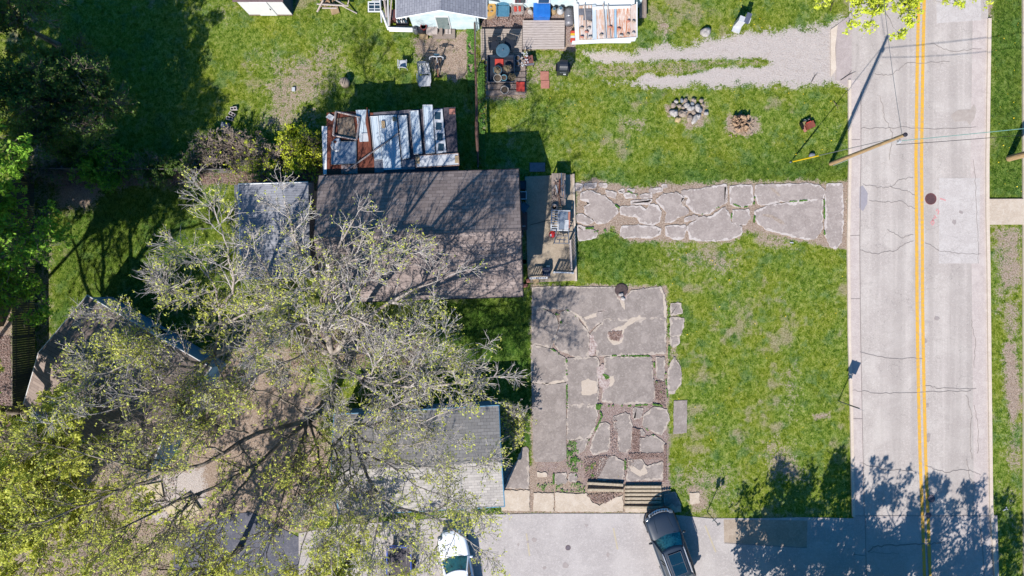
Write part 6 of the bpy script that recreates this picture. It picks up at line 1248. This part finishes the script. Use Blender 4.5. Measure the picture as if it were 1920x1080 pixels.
make_tree('dark_limbed_tree', 'leaning tree below the left corner of the blue garage, at the left edge', 'tree', at(92,838,0),
 [([fS,SH(215,560,6),SH(250,500,7.5),SH(290,440,9),SH(345,424,10),SH(400,415,11)], .40,.03), ([fS,SH(190,560,6.5),SH(195,480,8),SH(185,400,9.5),SH(180,340,11)], .30,.02), ([SH(250,500,7.5),SH(240,430,9),SH(265,380,10.5),SH(300,330,12)], .22,.02),
  ([fS,SH(160,540,7),SH(140,460,9),SH(120,390,11)], .26,.02), ([SH(290,440,9),SH(310,390,10.5),SH(330,350,12)], .16,.02), ([SH(195,480,8),SH(220,400,9.5),SH(230,350,11)], .16,.02)], 47, bark=M_barkd, m2=9, m3=6, m4=4, L2=1.7, leaf_n=3, leaf_p=.7, leaf_s=.07, trunk_r=.34)
# lower left corner: leafing trees
auto_tree('leafing_tree', 'yellow-green leafing tree filling the lower left corner', at(110,905,4.5), 9.5, 5.2, 12, 51, bark=M_barkd, m2=15, m3=9, m4=5, leaf_n=4, leaf_p=1.2, leaf_s=.08, L2=2.2, L3=1.1, trunk_r=.26)
auto_tree('leafing_tree', 'yellow-green leafing tree at the bottom edge left of the blue trailer', at(390,1085,4.5), 8.5, 4.2, 10, 52, bark=M_barkd, m2=9, m3=7, m4=5, leaf_n=4, leaf_p=.9, leaf_s=.07, L2=2.0, trunk_r=.22)
auto_tree('leafing_tree', 'bright young leafing tree at the bottom edge below the grey house', at(640,1070,4), 6.5, 3.0, 9, 53, bark=M_barkd, m2=8, m3=7, m4=5, leaf_n=4, leaf_p=.9, leaf_s=.07, L2=1.6, trunk_r=.16)
auto_tree('leafing_tree', 'leafing tree at the left edge under the blue garage', at(-20,1010,5), 8.5, 4.2, 9, 54, bark=M_barkd, m2=14, m3=9, m4=5, leaf_n=4, leaf_p=1.2, leaf_s=.08, trunk_r=.22, leaf=M_bud)
# left edge trees
auto_tree('green_tree', 'fresh green tall tree hanging over the left plank fence', Vector((-31.8,1.4,0)), 12.0, 3.6, 15, 61, leaf=M_leafm, m2=14, m3=9, m4=5, leaf_n=4, leaf_p=.9, leaf_s=.085, L2=2.0, trunk_r=.12, bark=M_barkd, zfork=.28, lean=(4.8,.2))
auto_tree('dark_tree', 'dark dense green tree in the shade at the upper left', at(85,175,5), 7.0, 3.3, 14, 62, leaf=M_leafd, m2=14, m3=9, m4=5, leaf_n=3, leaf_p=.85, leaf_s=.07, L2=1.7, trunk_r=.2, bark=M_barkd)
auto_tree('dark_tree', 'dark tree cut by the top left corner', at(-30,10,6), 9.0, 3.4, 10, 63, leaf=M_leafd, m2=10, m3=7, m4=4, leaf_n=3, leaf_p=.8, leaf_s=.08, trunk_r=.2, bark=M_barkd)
# tall trees rooted outside the left edge, leaning over it: they shade the upper left lawn
for i, (bx, by, h_, s_, lx, zf) in enumerate(((-33.5,-5.4,17.5,3.0,6.0,.5),(-33.5,5.2,15,3.8,2.6,.62),(-34,9.5,14,4.6,2,.45),(-35,-1,16,4.6,4.5,.4),(-33.5,6.5,17.0,3.2,6.2,.45))):
    auto_tree('tall_tree', ('tall tree past the left edge level with the garage, leaning far right','tall tree behind the corner of the plank fence','tall tree past the left edge beside the dark crown','tallest tree out past the left edge','slim tall tree leaning over the corner fence above the picture')[i], Vector((bx,by,0)), h_, s_, 13, 70+i, leaf=M_leafm, m2=11, m3=7, m4=4, leaf_n=4, leaf_p=1.0, leaf_s=.11, L2=1.8, bark=M_barkd, trunk_r=.16, lean=(lx,0), zfork=zf)
# tree over the road at the top
tb = at(1640,-60,0)
make_tree('leafing_tree', 'fresh yellow-green branches hanging over the road at the top edge', 'tree', tb,
 [(LB((1650,-62,3.5),(1650,-30,5.5),(1660,20,6.8),(1672,52,7.2)), .09,.012), (LB((1650,-62,3.5),(1680,-50,5.5),(1720,-10,6.8),(1775,6,7.2)), .08,.012), (LB((1650,-62,3.5),(1620,-40,5.5),(1600,0,6.5),(1590,30,6.8)), .08,.012),
  (LB((1650,-30,5.5),(1690,-5,6.6),(1700,20,7.0)), .05,.012), (LB((1650,-62,3.5),(1590,-60,5.5),(1560,-20,6.3),(1545,-5,6.5)), .07,.012), (LB((1650,-62,3.5),(1700,-90,6),(1790,-60,7),(1835,-8,7.4)), .07,.012), (LB((1650,-62,3.5),(1640,-120,6),(1620,-200,8)), .09,.02), (LB((1650,-62,3.5),(1700,-140,6),(1760,-200,8)), .09,.02),
  (LB((1620,-40,5.5),(1640,0,6.5),(1632,40,6.9)), .05,.012)], 81, leaf=M_leafg, m2=9, m3=5, m4=4, L2=.9, L3=.55, L4=.3, leaf_n=5, leaf_p=.95, leaf_s=.075, trunk_r=.22, tw=.007)
# trees just past the bottom edge: their shadows lie on the road and lot
for i, (x, y, h_, s_) in enumerate(((1400,1128,7.6,2.6),(1520,1150,8.8,2.6),(1640,1190,9.2,3.0),(1775,1215,8.2,3.2),(1590,1250,8,3.5),(1450,1230,7,2.6))):
    q = Vector(((x-960)/S, (540-y)/S-.6, 0))
    auto_tree('shade_tree', 'leafy tree just past the bottom edge, '+('shading the lot left of the road','shading the lawn corner by the road','shading the left lane','shading the right lane','further back near the road centre','further back by the lot')[i], q, h_, s_, 11, 90+i, leaf=M_leafm, m2=9, m3=6, m4=4, leaf_n=3, leaf_p=.9, leaf_s=.11, L2=1.5, L3=.8, trunk_r=.2, bark=M_barkd, zfork=.3)
# off to the right edge: a tree shadow is absent; bushes, brambles and vines instead
def bush(name, label, c, dim, n, leaf, bark, seed, leaf_s=.06, leaf_n=4, leaf_p=.9, hgt=1.6, m3=6, m4=4, tw=.008, cat='bush'):
    r = random.Random(seed); limbs = []
    for k in range(n):
        a = r.uniform(0,6.28); q = r.uniform(.4,1); b0 = Vector(c)+Vector((r.uniform(-.3,.3)*dim[0], r.uniform(-.3,.3)*dim[1], 0)); E = Vector(c)+Vector((math.cos(a)*q*dim[0], math.sin(a)*q*dim[1], hgt*r.uniform(.5,1)))
        limbs.append(([b0, b0.lerp(E,.5)+Vector((0,0,hgt*.25)), E], .022, .006))
    return make_tree(name, label, cat, c, limbs, seed, bark=bark, leaf=leaf, m2=6, m3=m3, m4=m4, L2=.7, L3=.45, L4=.22, leaf_n=leaf_n, leaf_p=leaf_p, leaf_s=leaf_s, trunk_r=.04, tw=tw, trunkpts=[Vector(c), Vector(c)+Vector((0,0,.3))])
M_forsy = leafmat('forsythia_leaves', [(.3, C(186,206,40,.6)), (.5, C(214,226,60,.65)), (.7, C(236,236,100,.7))], .35, 1.4)
M_bramb = barkmat('pale_bramble', C(190,172,158), C(206,190,176), C(140,122,110))
bush('forsythia_bush', 'bright yellow-green bush between the grey roofed shed and the metal shed', at(578,292,.8), (1.1,1.5), 22, M_forsy, M_barkd, 101, hgt=2.0, leaf_s=.055, leaf_n=2, leaf_p=.6)
bush('bramble', 'pale leafless bramble above the fence, left of the yellow-green bush', at(440,285,.6), (2.2,1.2), 30, M_forsy, M_bramb, 102, leaf_p=.06, hgt=1.5, tw=.011)
bush('bramble', 'pale leafless bramble hanging over the fence near the grey roofed shed', at(500,305,.6), (1.6,1.0), 24, M_forsy, M_bramb, 103, leaf_p=.10, hgt=1.5, tw=.011)
bush('bramble', 'sparse bramble climbing the weathered fence by the upper left lawn', at(372,310,.6), (1.2,.8), 12, M_leafd, M_bramb, 104, leaf_p=.25, hgt=1.2, tw=.010)
bush('vine_bush', 'green vine growing over the middle of the weathered fence', at(200,312,.6), (1.8,1.1), 24, M_leafm, M_barkd, 105, hgt=1.4, leaf_s=.06, leaf_n=3)
bush('vine_bush', 'dark vine clump against the weathered fence, right of the green one', at(290,318,.6), (1.5,.8), 16, M_leafd, M_bramb, 106, hgt=1.2, leaf_p=.6)
bush('vine_bush', 'thin dry vine at the corner of the two fences', at(100,322,.6), (1.2,.6), 14, M_leafd, M_bramb, 107, hgt=1.3, leaf_p=.12, tw=.010)
bush('bare_shrub', 'small bare shrub in the shade at the right wall of the grey house', at(962,793,1.4), (.75,1.2), 15, M_bud, M_bark, 108, hgt=2.2, leaf_p=.35, leaf_n=2, tw=.010)
bush('forsythia_bush', 'small yellow-green bush by the rail fence near the metal shed', at(556,262,.6), (.7,.7), 9, M_forsy, M_barkd, 109, hgt=1.2, leaf_p=.5)
bush('bare_shrub', 'shaded shrub clump above the weathered fence at the left', at(150,290,.6), (1.2,.9), 12, M_leafd, M_barkd, 110, hgt=1.6, leaf_p=.7)
# ---------------- grass, weeds and dandelions ----------------
M_gr = leafmat('grass_blades', [(.34, C(36,70,16)), (.45, C(88,118,36)), (.55, C(124,144,60)), (.68, C(186,188,124))], .3, 3)
gr = blades(480000, 5, (.04,.10), 'grass', m=M_gr, wid=.014); tag(gr, 'short mown lawn grass covering the yards', 'grass', kind='stuff')
def scatter(name, n, polys, m, seed, size, label, cat, z=.03, gate=0):
    r = np.random.default_rng(seed); out = []
    for p in polys:
        xs = [q[0] for q in p]; ys = [q[1] for q in p]; x = r.uniform(min(xs), max(xs), n); y = r.uniform(min(ys), max(ys), n); k = (sdist(x, y, p) > 0) & (fbm(x, y, 1/8, 3, seed) > gate)
        out.append(np.stack([(x[k]-960)/S, (540-y[k])/S, np.full(k.sum(), z)], 1))
    C_ = np.concatenate(out); N = len(C_); a = r.uniform(0, 6.283, N); s = size*r.uniform(.5, 1.3, N); t1 = r.normal(0, .35, N); t2 = r.normal(0, .35, N)
    U = np.stack([np.cos(a), np.sin(a), t1], 1)*s[:,None]; W_ = np.stack([-np.sin(a), np.cos(a), t2], 1)*s[:,None]*.6; C_[:,2] += np.abs(s)*.4
    V = np.stack([C_-U, C_-W_, C_+U, C_+W_], 1).reshape(-1,3); o = npmesh(name, V, np.arange(4*N).reshape(-1,4), m); return tag(o, label, cat, kind='stuff')
M_lf = leafmat('fallen_leaves', [(.3, C(110,76,64)), (.48, C(160,126,112)), (.6, C(206,186,178)), (.75, C(236,226,222))], .1, 8)
scatter('fallen_leaves', 1200, [Q(FP, p) for p in ([(500,660),(530,640),(540,780),(560,830),(640,820),(560,935),(570,830),(500,820)],[(602,690),(640,700),(634,800),(602,800)],[(748,770),(758,770),(758,940),(744,940)],[(580,812),(745,806),(745,832),(600,836)],[(380,830),(500,820),(440,930),(380,930)],[(390,1000),(560,990),(480,1040),(430,1040)],[(705,480),(752,480),(752,600),(710,560)],[(490,250),(556,245),(540,295),(500,285)])], M_lf, 3, .035, 'pale and reddish fallen leaves filling the patio cracks', 'leaf litter', .05)
scatter('fallen_leaves', 4500, [[(905,12),(985,30),(1060,40),(1070,90),(1060,40),(985,42),(975,52),(900,50)],[(100,322),(600,322),(560,345),(100,350)],[(-10,630),(20,630),(20,900),(-10,900)],[(540,580),(800,600),(800,690),(540,690)],[(60,850),(330,900),(330,1080),(60,1080)]], M_lf, 4, .045, 'brown fallen leaves lying along the walls, the fence and under the trees', 'leaf litter', .0)
M_dan = mat('dandelion_yellow', C(246,214,30,.6), C(236,196,20,.6), 4)
scatter('dandelions', 26, [[(1210,162),(1590,165),(1588,330),(1220,330)],[(1240,0),(1480,0),(1480,60),(1260,70)],[(1090,470),(1590,480),(1590,600),(1250,600)],[(1000,160),(1220,170),(1200,300),(1000,200)],[(1090,855),(1240,920),(1150,925)],[(1270,600),(1590,600),(1590,960),(1270,900)],[(1860,20),(1915,20),(1915,360),(1860,360)]], M_dan, 9, .038, 'yellow dandelions dotted over the lawns', 'dandelions', .06)
M_weed = leafmat('weed_leaves', [(.3, C(60,110,36)), (.5, C(104,156,56)), (.7, C(160,196,96))], .25, 5)
def band(path, w):
    out = []
    for a, b_ in zip(path, path[1:]):
        dx, dy = b_[0]-a[0], b_[1]-a[1]; L = math.hypot(dx, dy) or 1; nx_, ny_ = -dy/L*w, dx/L*w; out.append([(a[0]-nx_,a[1]-ny_),(b_[0]-nx_,b_[1]-ny_),(b_[0]+nx_,b_[1]+ny_),(a[0]+nx_,a[1]+ny_)])
    return out
WP = [[(300,750),(345,752),(360,820),(385,850),(300,860)],[(300,800),(340,790),(352,860),(310,870)],[(262,180),(275,178),(277,218),(262,212)],[(462,438),(480,440),(498,460),(480,470),(460,462)],[(340,900),(356,900),(356,948),(340,948)],[(150,952),(385,946),(385,990),(150,982)],[(436,585),(458,585),(456,610),(436,606)],
      [(412,860),(432,850),(436,900),(416,926)],[(300,855),(420,870),(400,900),(300,890)]]
WP = [Q(FP, p) for p in WP] + [q for pth in ([(460,590),(580,592),(690,584),(740,590)],[(445,600),(462,640),(440,690),(405,740),(385,800)],[(700,370),(708,470),(740,540)],[(770,120),(770,400)],[(755,440),(765,560)],[(190,144),(270,176)],[(300,150),(345,180)],[(225,326),(298,372)],[(640,670),(700,730)],[(570,840),(570,930)],[(510,360),(680,362)],[(300,376),(302,600)],[(240,905),(240,950)]) for q in band(Q(FP, pth), .9)]
WD = [q for pth in ([(1210,290),(1215,240)],[(1045,270),(1130,305),(1210,295)],[(1065,330),(1068,400)],[(1210,400),(1216,360)],[(875,352),(990,300)],[(1662,260),(1664,480)],[(1400,272),(1560,258)],[(400,200),(470,230)],[(320,290),(345,310)],[(130,440),(200,440),(330,480)],[(150,470),(300,440)]) for q in band(Q(FD, pth), .8)]
scatter('fence_weeds', 2600, [[(874,45),(889,45),(891,215),(878,170)],[(897,120),(908,120),(908,310),(898,310)]], M_weed, 16, .06, 'tall green weeds along the foot of the rail fence', 'weeds', .06, .42)
scatter('crack_weeds', 420, WP + WD, M_weed, 15, .05, 'low green weeds growing in the joints of the broken concrete', 'weeds', .035, .53)
M_twg = mat('ground_twigs', C(150,130,110), C(110,90,76), 12)
